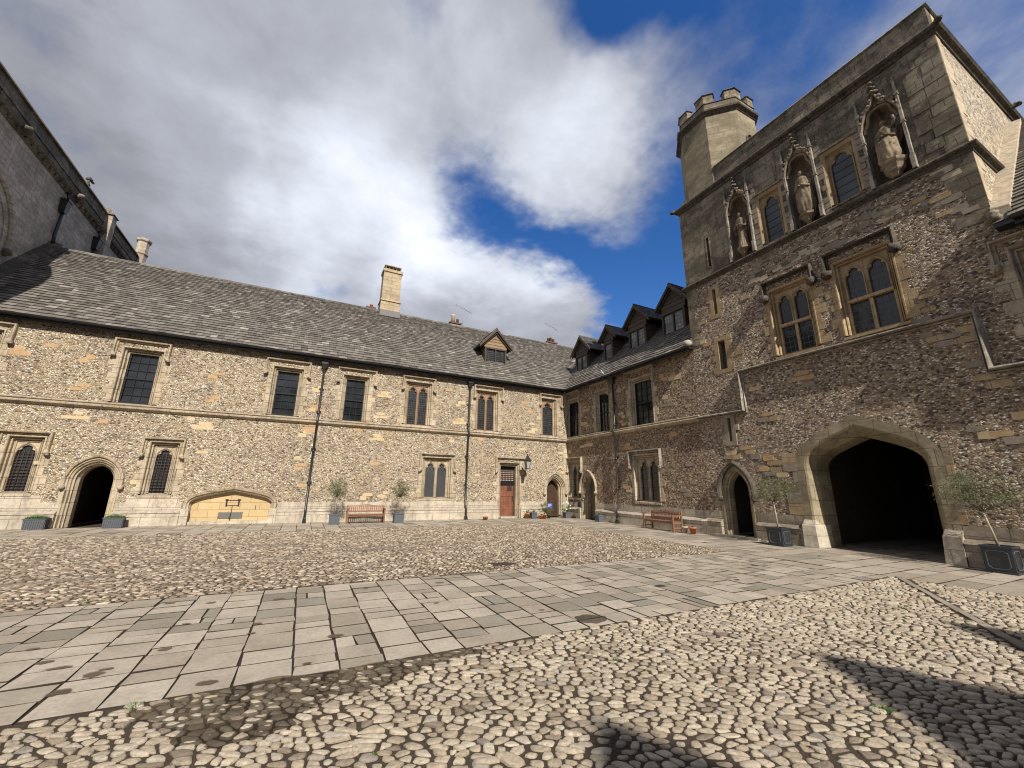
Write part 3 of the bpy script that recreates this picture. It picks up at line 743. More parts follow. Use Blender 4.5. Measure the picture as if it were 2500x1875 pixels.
paving('path', -9, 10.62, PY0, PY1, 'y', .35, .45, .20, .52, 11)
paving('path', -12, 10.64, PA, YA+.02, 'y', .42, .62, .4, .75, 12)
paving('path', PX, XB+.02, -6, YA-.02, 'x', .40, .62, .5, 1.05, 13)
paving('path', -12, -9.02, -4.5, PA-.02, 'x', .4, .6, .5, .9, 14)
paving('path', XB+.03, XB+9, 4.3, 7.6, 'x', .4, .6, .5, .9, 15, 'kerb_stone')  # darker stone on the passage floor stands in for the shade inside
# drainage kerbs laid through the cobbles
kb = MB(); rd = random.Random(5)
for a, b, w in [(drain_near[0][0], drain_near[0][1], .048)]+[(a, b, .03) for a, b in drain_far]:
    L = math.hypot(b[0]-a[0], b[1]-a[1]); ux, uy = (b[0]-a[0])/L, (b[1]-a[1])/L; t = 0
    while t < L-.1:
        l = min(rd.uniform(.35, .7), L-t); ww = w*rd.uniform(.85, 1.1); zt = rd.uniform(.010, .018); ww = w*rd.uniform(.85, 1.1)
        c = []
        for z in (-.04, zt):
            for s, n_ in ((t+.01, -ww), (t+l-.01, -ww), (t+l-.01, ww), (t+.01, ww)):
                c.append((a[0]+ux*s-uy*n_, a[1]+uy*s+ux*n_, z))
        kb.hexa(c, 'kerb_stone'); t += l
struct(kb.build('path_kerbs'))
def grate(x, y, w, h, label, bars=7):
    t = thing('drain_grate', (x, y, 0), label, 'drain grate'); mb = MB()
    mb.box(x-w, x+w, y-h, y-h+.03, -.03, .004, 'black_iron'); mb.box(x-w, x+w, y+h-.03, y+h, -.03, .004, 'black_iron')
    mb.box(x-w, x-w+.03, y-h+.03, y+h-.03, -.03, .004, 'black_iron'); mb.box(x+w-.03, x+w, y-h+.03, y+h-.03, -.03, .004, 'black_iron')
    mb.build('frame', t); mb = MB()
    for i in range(bars): xx = x-w+.04+(2*w-.08)*(i+.5)/bars; mb.box(xx-.011, xx+.011, y-h+.03, y+h-.03, -.03, 0, 'black_iron')
    mb.build('bars', t)
grate(4.05, 8.48, .22, .17, 'dark iron drain cover in the cobbles beside the flagstone path')
grate(C2[0], C2[1], .22, .15, 'pale drain grate where the kerb lines cross in the far cobbles')
wd = MB(); rd = random.Random(9); VS = []; FS = []
for (x, y, r, n) in ((4.15, 1.93, .07, 160), (2.9, 3.5, .03, 40), (7.9, 3.2, .04, 50), (-.9, 4.33, .05, 70), (6.2, 4.33, .03, 40), (-2.4, 8.0, .04, 60), (.6, 3.0, .02, 30), (3.6, 8.02, .04, 50), (8.2, 7.98, .04, 40)):
    for i in range(n):
        a = Vector((x+rd.gauss(0, r*.5), y+rd.gauss(0, r*.5), .0)); d_ = Vector((rd.gauss(0, .6), rd.gauss(0, .6), .8)).normalized(); q = Vector((rd.gauss(0, 1), rd.gauss(0, 1), 0)).normalized()*.004; b_ = len(VS); VS += [a-q, a+q, a+d_*rd.uniform(.015, .04)]; FS.append((b_, b_+1, b_+2))
wd.add(VS, FS, 'fresh_leaf'); wd = wd.build('moss', recalc=False); wd['kind'] = 'stuff'; wd['category'] = 'moss'; wd['label'] = 'small green tufts of moss growing between the cobbles'
# standing water
def pool(name, pts, z, mat, jag=.06, seed=0, label=None):
    rd = random.Random(seed); P_ = []
    for i in range(len(pts)):
        a, b = pts[i], pts[(i+1) % len(pts)]
        for t in (0, .25, .5, .75): P_.append((a[0]+(b[0]-a[0])*t+rd.gauss(0, jag*.35), a[1]+(b[1]-a[1])*t+rd.gauss(0, jag*.35)))
    for _ in range(2):
        Q = []
        for i in range(len(P_)):
            a, b = P_[i], P_[(i+1) % len(P_)]; Q += [(a[0]*.75+b[0]*.25, a[1]*.75+b[1]*.25), (a[0]*.25+b[0]*.75, a[1]*.25+b[1]*.75)]
        P_ = Q
    tri = tessellate_polygon([[Vector((a, b, 0)) for a, b in P_]])
    mb = MB(); mb.add([(a, b, z) for a, b in P_], [tuple(t) for t in tri], mat, True); o = mb.build(name); struct(o); return o
pool('puddle', [(-.95, 4.22), (-.5, 4.38), (0, 4.37), (.8, 4.36), (1.5, 4.34), (1.9, 4.33), (1.75, 4.2), (1.25, 4.12), (.80, 3.86), (.36, 3.88), (.18, 3.60), (-.1, 3.46), (-.5, 3.62), (-.62, 3.95)], .0112, 'water', .10, 1)
pool('puddle', [(3.30, 4.78), (3.52, 4.82), (3.72, 4.66), (3.66, 4.50), (3.45, 4.44), (3.28, 4.56)], .0085, 'water', .03, 2)
SPOTS = [(2.3, 7.3, .10), (3.1, 5.2, .07), (4.9, 6.6, .09), (7.4, 5.4, .10), (11.6, 9.4, .14), (12.2, 6.4, .15), (-.1, 7.2, .10), (1.1, 7.35, .07), (-2.9, 6.9, .10), (-1.0, 6.4, .06), (-1.41, 7.52, .09), (-.91, 7.34, .10), (-.27, 6.08, .09), (-.28, 5.74, .06), (.53, 5.27, .14), (-1.71, 5.41, .11), (-1.40, 5.12, .13), (-1.50, 4.81, .13), (-1.88, 5.63, .09), (-1.02, 5.56, .09),
         (-2.15, 6.08, .07), (.25, 4.62, .06), (-.50, 4.56, .09), (-1.35, 5.22, .07), (-.95, 5.50, .07), (1.9, 6.1, .06), (5.7, 5.6, .16), (6.5, 6.9, .12), (9.2, 6.2, .16)]
for i, (x, y, r) in enumerate(SPOTS):
    rd = random.Random(i); lp = [(x+r*rd.uniform(.6, 1.25)*math.cos(k*math.pi/4), y+r*.75*rd.uniform(.5, 1.2)*math.sin(k*math.pi/4)) for k in range(8)]
    pool('puddle', lp, .0075, 'damp_film', .02, i)
print('ground', round(time.time()-T0, 1))
# ================================================================== NORTH RANGE (facing the camera)
EZ, EO, TP = 7.43, .30, 1.04          # eave height, overhang, tan of roof pitch
RI = 4.25                             # ridge behind the wall face
CP = 1/math.hypot(1, TP)
XC = -11.85                           # chapel wall plane
SLEN = (RI+EO)/CP; RZ = EZ+TP*(RI+EO)
nr = thing('flint_range', (1, YA, 0), 'long sunlit flint range with stone slate roof facing the courtyard', 'building', None)
holesA = []
S_UP = [(-6.27, .46, -6.32, .89), (-1.15, .44, -1.17, .91), (1.75, .43, 1.78, .90)]
for i, (c, hw, hc, hh) in enumerate(S_UP):
    holesA.append(sash_window(FA, nr, c, hw, 4.56, 6.56, hc, hh, 7.08, 6.46, i))
cb = MB(); cb.fbox(FA, 1.36, 2.14, 5.95, 6.5, -.262, -.258, 'curtain')
for c, hw, hc, hh, n, sd_ in [(-10.85, .5, -10.8, .92, 2, 20), (4.80, .52, 4.80, .87, 2, 21), (8.63, .51, 8.72, .90, 2, 22), (12.66, .38, 12.79, .79, 1, 23)]:
    holesA.append(light_window(FA, nr, c, hw, 4.62, 6.64, hc, hh, 7.09, 6.46, sd_, n))
holesA.append(light_window(FA, nr, -8.79, .29, 1.20, 2.92, -8.83, .70, 3.29, 2.62, 30, 1, tmat='moulding', grille=True))
holesA.append(light_window(FA, nr, -4.95, .29, 1.17, 2.95, -4.98, .67, 3.29, 2.66, 31, 1, tmat='moulding', grille=True))
holesA.append(light_window(FA, nr, 6.0, .58, 1.06, 2.84, 6.02, .95, 3.22, 2.46, 32, 2, tmat='moulding', glassm='diamond_glass'))
ARCHES_A = [(-6.77, .56, 1.62, 2.27), (13.02, .50, 1.50, 2.18)]
holesA.append(arch_door(FA, nr, *ARCHES_A[0], 40, room=4, deep=.5))
holesA.append(arch_door(FA, nr, *ARCHES_A[1], 41, room=2.0, deep=.45, door='brown_door'))
# square-headed door with barred fanlight
def red_door():
    c, hw, z1 = 10.09, .47, 2.74
    w = MB(); path = [(c-hw, .0), (c-hw, z1), (c+hw, z1), (c+hw, .0)]
    w.sweep(FA, path, [(a, o if o > -.25 else -.42) for a, o in STEP], 'moulding'); quoins(w, FA, c, hw+.21, .9, 2.6, 'moulding', 77)
    w.fbox(FA, c-hw, c+hw, 0, .09, -.45, .0, 'plinth_stone')
    o = w.build('doorway', nr)
    hood_mb(FA, 10.17, .95, 3.22, 2.52, seed=5).build('hood_mould', o)
    d = MB(); d.fbox(FA, c-hw, c+hw, .09, 1.74, -.42, -.36, 'red_door')
    for z in (.42, 1.12): d.fbox(FA, c-hw+.02, c+hw-.06, z, z+.05, -.36, -.345, 'red_door')
    d.fbox(FA, c+.05, c+.32, 1.42, 1.72, -.36, -.34, 'brown_door'); d.fbox(FA, c+hw-.07, c+hw, .09, 1.74, -.40, -.33, 'brown_door'); d = d.build('door', o)
    h = MB(); h.fbox(FA, c+hw-.13, c+hw-.10, .85, 1.15, -.35, -.32, 'black_iron'); h.build('handle', d)
    t = MB(); t.fbox(FA, c-hw, c+hw, 1.74, 1.96, -.42, -.30, 'sash_black'); t.fbox(FA, c-hw, c+hw, 2.56, z1, -.42, -.33, 'sash_black')
    for i in range(6): x = c-hw+.02+(2*hw-.04)*i/5; t.tube([FA.P(x, 1.96, -.345), FA.P(x, 2.56, -.345)], .017, 'grille_iron', 6)
    for i in range(1, 6): z = 1.96+.6*i/6; t.fbox(FA, c-hw, c+hw, z-.018, z+.018, -.37, -.36, 'grille_iron')
    t.build('fanlight_grille', o)
    p_ = MB(); p_.fbox(FA, c-hw, c+hw, 1.96, 2.56, -.415, -.40, 'pale_pot'); p_.build('fanlight', o)
    return [(c-hw-.2, .0), (c-hw-.2, z1+.2), (c+hw+.2, z1+.2), (c+hw+.2, .0)]
holesA.append(red_door())
# blind trough niche under a low arch
NC, NHW = -2.43, 1.36
def trough():
    lp = arch(NC, NHW, .78, 1.26, 10, 0)
    w = MB(); w.sweep(FA, lp, [(0, -.20), (0, -.12), (.04, -.07), (.05, .0), (.10, .02), (.12, .07), (.20, .10), (.22, .03), (.22, -.20)], 'moulding')
    w.fbox(FA, NC-NHW, NC+NHW, 0, .13, -.20, -.02, 'plinth_stone'); w.fbox(FA, NC-NHW-.26, NC-NHW-.0, 0, .62, -.02, .10, 'plinth_stone'); w.fbox(FA, NC+NHW+.0, NC+NHW+.26, 0, .62, -.02, .10, 'plinth_stone')
    o = w.build('trough_arch', nr)
    b_ = MB(); b_.prism(FA, arch(NC, NHW+.02, .80, 1.30, 10, .13), -.25, -.19, 'niche_back'); b_.build('back_panel', o)
    p_ = MB(); p_.fbox(FA, -2.86, -2.03, .22, .46, -.19, -.17, 'grey_iron'); p_.build('plaque', o)
    f_ = MB()
    for x in (-2.64, -2.22): f_.fbox(FA, x-.025, x+.025, .70, .95, -.19, -.16, 'black_iron'); f_.fbox(FA, x-.05, x+.05, .93, .97, -.19, -.155, 'black_iron')
    f_.fbox(FA, -2.64, -2.22, .925, .94, -.18, -.165, 'black_iron'); f_.fbox(FA, -2.64, -2.22, .72, .732, -.18, -.165, 'black_iron')
    f_.tube([FA.P(-2.43, .72, -.17), FA.P(-2.43, .45, -.15), FA.P(-2.45, .16, -.13)], .012, 'black_iron', 6); f_.blob(FA.P(-2.45, .25, -.12), (.03, .03, .05), 'black_iron')
    f_.build('bracket', o); f_ = MB(); f_.fbox(FA, -1.62, -1.60, .55, .72, -.19, -.17, 'black_iron'); f_.build('handle', o)
    return offset(lp, .18)
holesA.append(trough())
def clean(lp): return [(a, max(b, -.02)) for a, b in lp]
def wall_panel(F, s0, s1, z0, z1, holes, mat):
    """front face; openings that reach the ground are notched into the outline so no loops touch"""
    low = sorted([h for h in holes if min(q[1] for q in h) <= z0+.12], key=lambda h: min(q[0] for q in h)); hi = [h for h in holes if h not in low]
    outer = [(s1, z1), (s0, z1), (s0, z0)]
    for h in low:
        h = h if h[0][0] < h[-1][0] else list(reversed(h))
        outer.append((h[0][0], z0)); outer += [q for q in h if q[1] > z0+.001]; outer.append((h[-1][0], z0))
    outer.append((s1, z0))
    hi = [[(min(max(a, s0+.004), s1-.004), b) for a, b in h] for h in hi]
    mb = MB(); loops = [outer]+hi; flat = [q for lp in loops for q in lp]
    tri = tessellate_polygon([[Vector((a, b, 0)) for a, b in lp] for lp in loops])
    mb.add([F.P(a, b, 0) for a, b in flat], [tuple(t) for t in tri], mat)
    return mb
def side_of(c, hw): return (c-hw, c+hw)
wb = wall_panel(FA, XC-2, XB+.02, -.03, EZ+.05, holesA, 'flint_wall')
# gable end / rear so the range is closed
wb.box(XC-2, XB+4.6, YA+8.5, YA+8.7, -.03, EZ+.05, 'flint_wall')
stones(wb, FA, [(-7.85, 6.10, 2), (-7.82, 5.0, 2), (-9.75, 6.1, 3), (-3.8, 6.0, 2), (-3.75, 5.0, 2), (-8.9, 6.45, 1)], 'orange_block', 1)
stones(wb, FA, [(-3.85, 3.85, 3), (-7.7, 3.93, 3), (-4.33, 4.10, 1), (.15, 5.9, 2), (2.93, 3.82, 3), (3.0, 4.9, 3), (3.1, 5.95, 3), (.05, 4.9, 1), (-.15, 3.8, 2), (7.05, 5.9, 2), (7.1, 4.95, 3), (-3.75, 2.8, 1), (6.7, 3.9, 1), (11.5, 5.2, 1), (11.6, 4.8, 2)], 'yellow_block', 2)
stones(wb, FA, [(-6.95, 3.78, 1), (.05, 3.95, 1), (2.1, 4.12, 1), (2.95, 5.92, 1), (.1, 4.95, 3), (-.15, 2.35, 2), (2.93, 2.6, 1), (.02, 1.55, 1), (6.4, 6.6, 1), (7.0, 5.0, 1), (11.0, 6.4, 1), (11.4, 5.9, 1), (8.3, 4.1, 1), (.1, 4.1, 3)], 'orange_block', 3)
stones(wb, FA, [(-8.3, 2.2, 1), (-5.6, 1.6, 1), (-.3, 2.7, 1), (8.2, 2.2, 1), (11.4, 4.7, 1), (10.9, 3.7, 1), (3.5, 1.2, 2), (2.7, 1.1, 2), (13.5, 3.6, 1), (13.4, 2.8, 1), (13.55, 2.5, 1)], 'yellow_block', 4)
# corner quoins against the east range
rd = random.Random(8); z = .0
while z < 7.2:
    h = rd.uniform(.25, .36); w = rd.choice((.12, .30)); wb.fbox(FA, XB-w, XB-.002, z+.005, z+h-.005, -.02, .009, 'ashlar'); z += h
wb.build('wall', nr)
sc = MB()
for s0, s1 in ((XC-2, XB-.0),):
    sc.sweep(FA, [(s1, 4.36), (s0, 4.36)], [(-.14, -.02), (-.14, .03), (-.11, .06), (-.09, .055), (-.075, .015), (-.05, .015), (-.035, .10), (.0, .14), (.04, .13), (.12, .02), (.12, -.02)][::-1], 'moulding')
sc.build('string_course', nr)
class Many(list):
    def build(s, name, parent): return [m.build(name, parent) for m in s][-1]
    def fbox(s, *a): m = MB(); m.fbox(*a); s.append(m)
def plinth(F, segs, mat, ret='plinth_stone', o=.13, zt=.56, ztop=.86):
    out = Many()
    for s0, s1 in segs:
        mb = MB(); out.append(mb)
        mb.fbox(F, s0, s1, -.03, zt-.09, -.02, o, mat)
        mb.hexa([F.P(s0, zt-.09, -.02), F.P(s1, zt-.09, -.02), F.P(s1, zt-.09, o+.025), F.P(s0, zt-.09, o+.025),
                 F.P(s0, zt+.03, -.02), F.P(s1, zt+.03, -.02), F.P(s1, zt, .035), F.P(s0, zt, .035)], mat)
        mb.fbox(F, s0+.004, s1-.004, zt+.031, ztop, -.02, .012, mat)
    return out
mb = plinth(FA, [(XC-2, -7.52), (-6.02, NC-NHW-.27), (NC+NHW+.27, 9.42), (10.76, 12.32)], 'plinth_stone')
mb.fbox(FA, -5.75, -4.15, .86, 1.05, -.02, .010, 'plinth_stone'); mb.fbox(FA, 5.1, 6.9, .86, .98, -.02, .010, 'plinth_stone'); mb.fbox(FA, -9.6, -8.0, .86, 1.10, -.02, .010, 'plinth_stone')
mb.build('plinth', nr)
# roof
U, V = Vector((1, 0, 0)), Vector((0, CP, TP*CP))
rb = MB(); e0 = Vector((0, YA-EO, EZ))
XV = XB-EO
rb.add([(XC-.5, YA-EO, EZ-.03), (XV, YA-EO, EZ-.03), (XV+RI+EO, YA+RI, RZ-.03), (XC-.5, YA+RI, RZ-.03), (XB+9, YA+RI, RZ-.03), (XB+9, YA+RI*2+EO, EZ-.03), (XC-.5, YA+RI*2+EO, EZ-.03)], [(0, 1, 2, 3), (3, 4, 5, 6)], 'slate_dark')
rb.fbox(FA, XC-.5, XV, EZ-.12, EZ-.035, -.05, EO-.02, 'black_iron')
slates(rb, e0, U, V, [(XC-.4, -.04), (XV, -.04), (XV+RI+EO, SLEN), (XC-.4, SLEN)], 'slate', seed=4)
# ridge tiles
rd = random.Random(3); x = XC
while x < XB+RI:
    w = rd.uniform(.38, .46); rb.hexa([(x, YA+RI-.13, RZ-.10), (x+w-.01, YA+RI-.13, RZ-.10), (x+w-.01, YA+RI+.13, RZ-.10), (x, YA+RI+.13, RZ-.10),
                                       (x, YA+RI-.02, RZ+.05), (x+w-.01, YA+RI-.02, RZ+.05), (x+w-.01, YA+RI+.02, RZ+.05), (x, YA+RI+.02, RZ+.05)], 'slate'); x += w
roofA = rb.build('roof', nr)
def gutter(F, s0, s1, o, z, parent, r=.075):
    mb = MB(); mb.fbox(F, s0, s1, z-.20, z-.04, o-.14, o-.10, 'black_iron')
    prof = [(r*math.cos(t), r*math.sin(t)) for t in [math.pi+math.pi*i/6 for i in range(7)]]+[((r-.012)*math.cos(t), (r-.012)*math.sin(t)) for t in [2*math.pi-math.pi*i/6 for i in range(7)]]
    n = len(prof); vs = [F.P(s, z-.02+b, o+a) for s in (s0, s1) for a, b in prof]
    mb.add(vs, [(i, (i+1) % n, n+(i+1) % n, n+i) for i in range(n)]+[tuple(range(n)), tuple(reversed(range(n, 2*n)))], 'black_iron')
    s = s0+.4
    while s < s1: mb.fbox(F, s-.015, s+.015, z-.12, z-.01, o-.12, o-.0, 'black_iron'); s += 1.0
    return mb.build('gutter', parent)
gutter(FA, XC-1, XV-.05, EO+.05, EZ-.01, nr)
def downpipe(F, s, parent, top=7.0, r=.048, zs=4.36, boff=.20):
    mb = MB(); o = .11
    mb.tube([F.P(s, .12, o+.13), F.P(s, .62, o+.13), F.P(s, .74, o), F.P(s, 4.1, o), F.P(s, 4.2, o+.10), F.P(s, 4.5, o+.10), F.P(s, 4.62, o), F.P(s, top-.25, o)], r, 'black_iron', 10)
    for z in (.18, 1.6, 3.05, 4.75): oo = o+.13 if z < .6 else o; mb.tube([F.P(s, z-.05, oo), F.P(s, z+.05, oo)], r+.016, 'black_iron', 10)
    for z in (1.7, 3.15, 4.85, 5.9): mb.fbox(F, s-.10, s+.10, z-.025, z+.025, .0, .06, 'black_iron')
    mb.fbox(F, s-.075, s+.075, .0, .12, o+.05, o+.21, 'black_iron')
    a = [F.P(s+x*.6, top-.28, o+y*.6) for x, y in ((-.12, -.10), (.12, -.10), (.12, .10), (-.12, .10))]+[F.P(s+x, top-.06, o+y) for x, y in ((-.12, -.10), (.12, -.10), (.12, .10), (-.12, .10))]
    mb.hexa(a, 'black_iron'); mb.fbox(F, s-.14, s+.14, top-.06, top+.04, o-.12, o+.12, 'black_iron')
    mb.tube([F.P(s, top, o), F.P(s, top+.12, o+.08), F.P(s, EZ-.08, EO+.04)], .04, 'black_iron', 8)
    return mb.build('downpipe', parent)
downpipe(FA, .27, nr, 7.13); downpipe(FA, 7.56, nr, 7.13)
# big chimney on the ridge
def pyr(mb, x0, x1, y0, y1, z0, z1, k, mat):
    mb.hexa([(x0, y0, z0), (x1, y0, z0), (x1, y1, z0), (x0, y1, z0), (x0+k, y0+k, z1), (x1-k, y0+k, z1), (x1-k, y1-k, z1), (x0+k, y1-k, z1)], mat)
ch = MB(); cx0, cx1, cy0, cy1 = 2.98, 4.08, YA+RI-.35, YA+RI+.45
ch.box(cx0-.03, cx1+.03, cy0-.05, cy1+.05, 11.6, 12.72, 'chimney_stone'); pyr(ch, cx0-.08, cx1+.08, cy0-.10, cy1+.10, 12.72, 12.86, .08, 'chimney_stone')
ch.box(cx0, cx1, cy0, cy1, 12.86, 14.75, 'chimney_stone'); ch.box(cx0+.47, cx0+.53, cy0-.03, cy0, 12.9, 14.7, 'chimney_stone')
ch.box(cx0-.06, cx1+.06, cy0-.06, cy1+.06, 14.75, 14.90, 'chimney_stone'); ch.box(cx0+.02, cx1-.02, cy0+.02, cy1-.02, 14.90, 14.98, 'chimney_stone')
for i in range(5): xx = cx0+.08+i*.22; ch.box(xx, xx+.05, cy0+.08, cy1-.08, 14.98, 15.20, 'black_stone')
ch.box(cx0+.03, cx1-.03, cy0+.05, cy1-.05, 15.20, 15.26, 'plinth_stone'); ch.box(cx0-.06, cx1+.06, cy0-.25, cy0-.02, 11.65, 12.05, 'grey_iron')
ch.build('chimney', roofA)

def dormer(F, parent, c, hw, zsill, zhead, zapex, ehw, front_o, roofmat, boards, n=2, seed=0, glassm='dormer_glass', back=3.0):
    """gabled timber dormer; F local frame, front at o=front_o, running back into the roof"""
    fo = front_o; root = MB(); tb = 'dark_timber'; fw = .09
    ez = zapex-ehw*1.09
    # posts, head, sill
    for a, b in ((c-hw-fw, c-hw), (c+hw, c+hw+fw)): root.fbox(F, a, b, zsill-.12, zhead+.1, fo-.12, fo, tb)
    root.fbox(F, c-hw-fw, c+hw+fw, zhead, zhead+.10, fo-.11, fo+.015, tb); root.fbox(F, c-hw-fw, c+hw+fw, zsill-.10, zsill, fo-.11, fo+.03, tb)
    for i in range(1, n): x = c-hw+2*hw*i/n; root.fbox(F, x-.03, x+.03, zsill, zhead, fo-.10, fo-.01, tb)
    # weatherboarded gable
    k = 6; gh = zapex-.10-(zhead+.1)
    for i in range(k):
        z0 = zhead+.10+gh*i/k; z1 = zhead+.10+gh*(i+1)/k; w = lambda z: max(.03, (zapex-.06-z)/1.09)
        w0 = min(w(z0), hw+.12); w1 = min(w(z1), hw+.12)
        root.hexa([F.P(c-w0, z0, fo-.09), F.P(c+w0, z0, fo-.09), F.P(c+w0, z0, fo-.035), F.P(c-w0, z0, fo-.035), F.P(c-w1, z1, fo-.09), F.P(c+w1, z1, fo-.09), F.P(c+w1, z1, fo-.06), F.P(c-w1, z1, fo-.06)], boards)
    # cheeks with boards
    for sg in (-1, 1):
        z = zsill-.1
        while z < zhead+.12:
            a, b = sorted((c+sg*(hw+.02), c+sg*(hw+fw-.01))); dep = max(.12, (z-(zsill-.1))/TP+.25)
            root.hexa([F.P(a, z, fo-.12-dep), F.P(b+.02*(sg > 0), z, fo-.12-dep), F.P(b+.02*(sg > 0), z, fo-.11), F.P(a-.02*(sg < 0), z, fo-.11),
                       F.P(a, z+.115, fo-.12-dep), F.P(b, z+.115, fo-.12-dep), F.P(b, z+.115, fo-.11), F.P(a, z+.115, fo-.11)], tb); z += .12
    # barge boards
    for sg in (-1, 1):
        lp = [(c, zapex-.02), (c, zapex-.19), (c+sg*(ehw+.02), ez-.15), (c+sg*(ehw+.02), ez+.01)]
        root.prism(F, lp, fo+.09, fo+.14, tb)
        lp = [(c, zapex-.20), (c, zapex-.32), (c+sg*(ehw-.06), ez-.17), (c+sg*(ehw-.06), ez-.07)]; root.prism(F, lp, fo-.03, fo+.05, tb)
    d = root.build('dormer', parent)
    pane_mb(F, c-hw, c+hw, zsill, zhead, fo-.06, glassm).build('pane', d)
    fb = MB()
    for i in range(n):
        a = c-hw+2*hw*i/n+.02; b = c-hw+2*hw*(i+1)/n-.02
        for q in ((a, a+.03, zsill+.01, zhead-.01), (b-.03, b, zsill+.01, zhead-.01)): fb.fbox(F, *q, fo-.07, fo-.03, 'sash_black')
        for q in ((a+.03, b-.03, zsill+.01, zsill+.04), (a+.03, b-.03, zhead-.04, zhead-.01)): fb.fbox(F, *q, fo-.07, fo-.03, 'sash_black')
    fb.build('frame', d)
    rf = MB(); L = math.hypot(ehw, ehw*1.09); cc, ss = ehw/L, ehw*1.09/L
    depth = (zapex-zsill)/TP+.35; dep_e = (ez-zsill)/TP+.45
    for sg in (-1, 1):
        org = F.P(c+sg*ehw, ez, fo+.13); Uv = -F.O; Vv = F.S*(-sg*cc)+Vector((0, 0, ss))
        N = Uv.cross(Vv); N = N if N.z > 0 else -N
        reg = [(0, -.02), (dep_e, -.02), (depth+.1, L), (0, L)]
        q = [org+N*-.02+Uv*a+Vv*b for a, b in reg]; q2 = [p-N*.05 for p in q]
        rf.add(q+q2, [(0, 1, 2, 3), (4, 5, 6, 7), (0, 1, 5, 4), (1, 2, 6, 5), (2, 3, 7, 6), (3, 0, 4, 7)], tb)
        slates(rf, org, Uv, Vv, reg, roofmat, .17, .15, .16, .28, seed+sg+3, .016)
    rf.tube([F.P(c, zapex+.02, fo+.14), F.P(c, zapex+.02, fo-depth)], .045, roofmat, 6, False)
    rf.build('dormer_roof', d)
    return d
dormer(FA, roofA, 9.55, .62, 8.72, 9.72, 11.06, 1.08, -1.03, 'slate', 'boards_tan', 2, 1, 'leaded_glass')
print('north range', round(time.time()-T0, 1))
# ================================================================== EAST RANGE with four dormers
er = thing('corner_range', (XB, 16, 0), 'shaded flint range with four dormers between courtyard corner and gate tower', 'building')
YT0, YT1 = 2.35, 11.0
holesB = []
holesB.append(sash_window(FB, er, 19.76, .50, 4.56, 6.62, 19.72, .80, 7.26, 6.6, 51, 'moulding', .26))
holesB.append(sash_window(FB, er, 16.98, .41, 4.56, 6.62, 17.12, .78, 7.26, 6.6, 52, 'moulding', .26))
holesB.append(sash_window(FB, er, 14.10, .55, 4.56, 6.66, 14.15, .97, 7.30, 6.62, 53, 'moulding', .26))
holesB.append(light_window(FB, er, 19.62, .50, 1.12, 2.95, 19.62, .72, 3.34, 2.6, 54, 2, tmat='moulding', glassm='leaded_glass'))
holesB.append(light_window(FB, er, 14.10, .58, 1.10, 2.98, 14.13, 1.0, 3.38, 2.65, 55, 2, tmat='moulding', glassm='leaded_glass', hmat='white_lichen_stone'))
holesB.append(arch_door(FB, er, 18.42, .46, 1.62, 2.30, 56, deep=.42, door='oak_door', room=.8, splay=.08))
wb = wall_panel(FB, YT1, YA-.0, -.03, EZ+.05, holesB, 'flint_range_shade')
stones(wb, FB, [(12.7, 6.5, 2), (12.1, 6.4, 3), (12.6, 5.5, 2), (15.6, 6.5, 1), (15.5, 5.2, 2), (18.5, 6.0, 3), (18.5, 5.1, 2), (12.4, 3.9, 1), (15.2, 3.6, 3), (18.9, 3.9, 1), (15.5, 4.8, 2), (11.5, 5.0, 1), (20.1, 3.7, 1), (18.3, 4.0, 3), (15.4, 1.6, 2)], ['orange_block', 'yellow_block'], 5)
stones(wb, FB, [(12.6, 5.3, 3), (11.7, 2.6, 1), (12.0, 1.5, 2), (16.6, 1.6, 1), (17.0, 1.2, 1), (12.9, 2.4, 1), (11.4, 5.4, 2), (11.6, 1.9, 1)], 'grey_block', 6)
wb.build('wall', er)
sc = MB(); SCP = [(-.14, -.02), (-.14, .03), (-.11, .06), (-.09, .055), (-.075, .015), (-.05, .015), (-.035, .10), (.0, .14), (.04, .13), (.12, .02), (.12, -.02)]
sc.sweep(FB, [(YA, 4.40), (YT1, 4.40)], SCP[::-1], 'moulding'); sc.build('string_course', er)
plinth(FB, [(19.08, YA-.13), (YT1, 17.75)], 'plinth_stone').build('plinth', er)
rb = MB(); XR = XB+RI
rb.add([(XB-EO, YT1-.05, EZ-.03), (XB-EO, YA-EO, EZ-.03), (XR, YA+RI, RZ-.03), (XR, YT1-.05, RZ-.03), (XR+RI+EO, YT1-.05, EZ-.03), (XR+RI+EO, YA+RI, EZ-.03)], [(0, 1, 2, 3), (3, 4, 5, 2)], 'slate_dark')
rb.fbox(FB, YT1-.05, YA-EO, EZ-.12, EZ-.035, -.05, EO-.02, 'black_iron')
slates(rb, (XB-EO, YT1, EZ), (0, 1, 0), (CP, 0, TP*CP), [(.0, -.04), (YA-EO-YT1, -.04), (YA+RI-YT1, SLEN), (.0, SLEN)], 'slate', seed=9)
roofB = rb.build('roof', er)
gutter(FB, YT1+.02, YA-EO-.06, EO+.05, EZ-.01, er)
kn = MB(); kn.blob(FB.P(YT1+.02, 7.55, .22), (.22, .16, .16), 'white_lichen_stone', .2, 5); kn.build('kneeler', er)
downpipe(FB, 15.95, er, 7.2)
for i, (c, hw, zs_, zh, za, ew, n) in enumerate([(20.22, .53, 8.90, 9.85, 11.22, 1.02, 2), (17.60, .30, 8.92, 9.86, 11.02, .76, 1), (15.24, .55, 8.92, 9.90, 11.36, 1.0, 2), (12.80, .60, 8.95, 9.98, 11.46, 1.0, 2)]):
    dormer(FB, roofB, c, hw, zs_, zh, za, ew, -1.12, 'slate_dark', 'dark_timber', n, 20+i*3)
print('east range', round(time.time()-T0, 1))
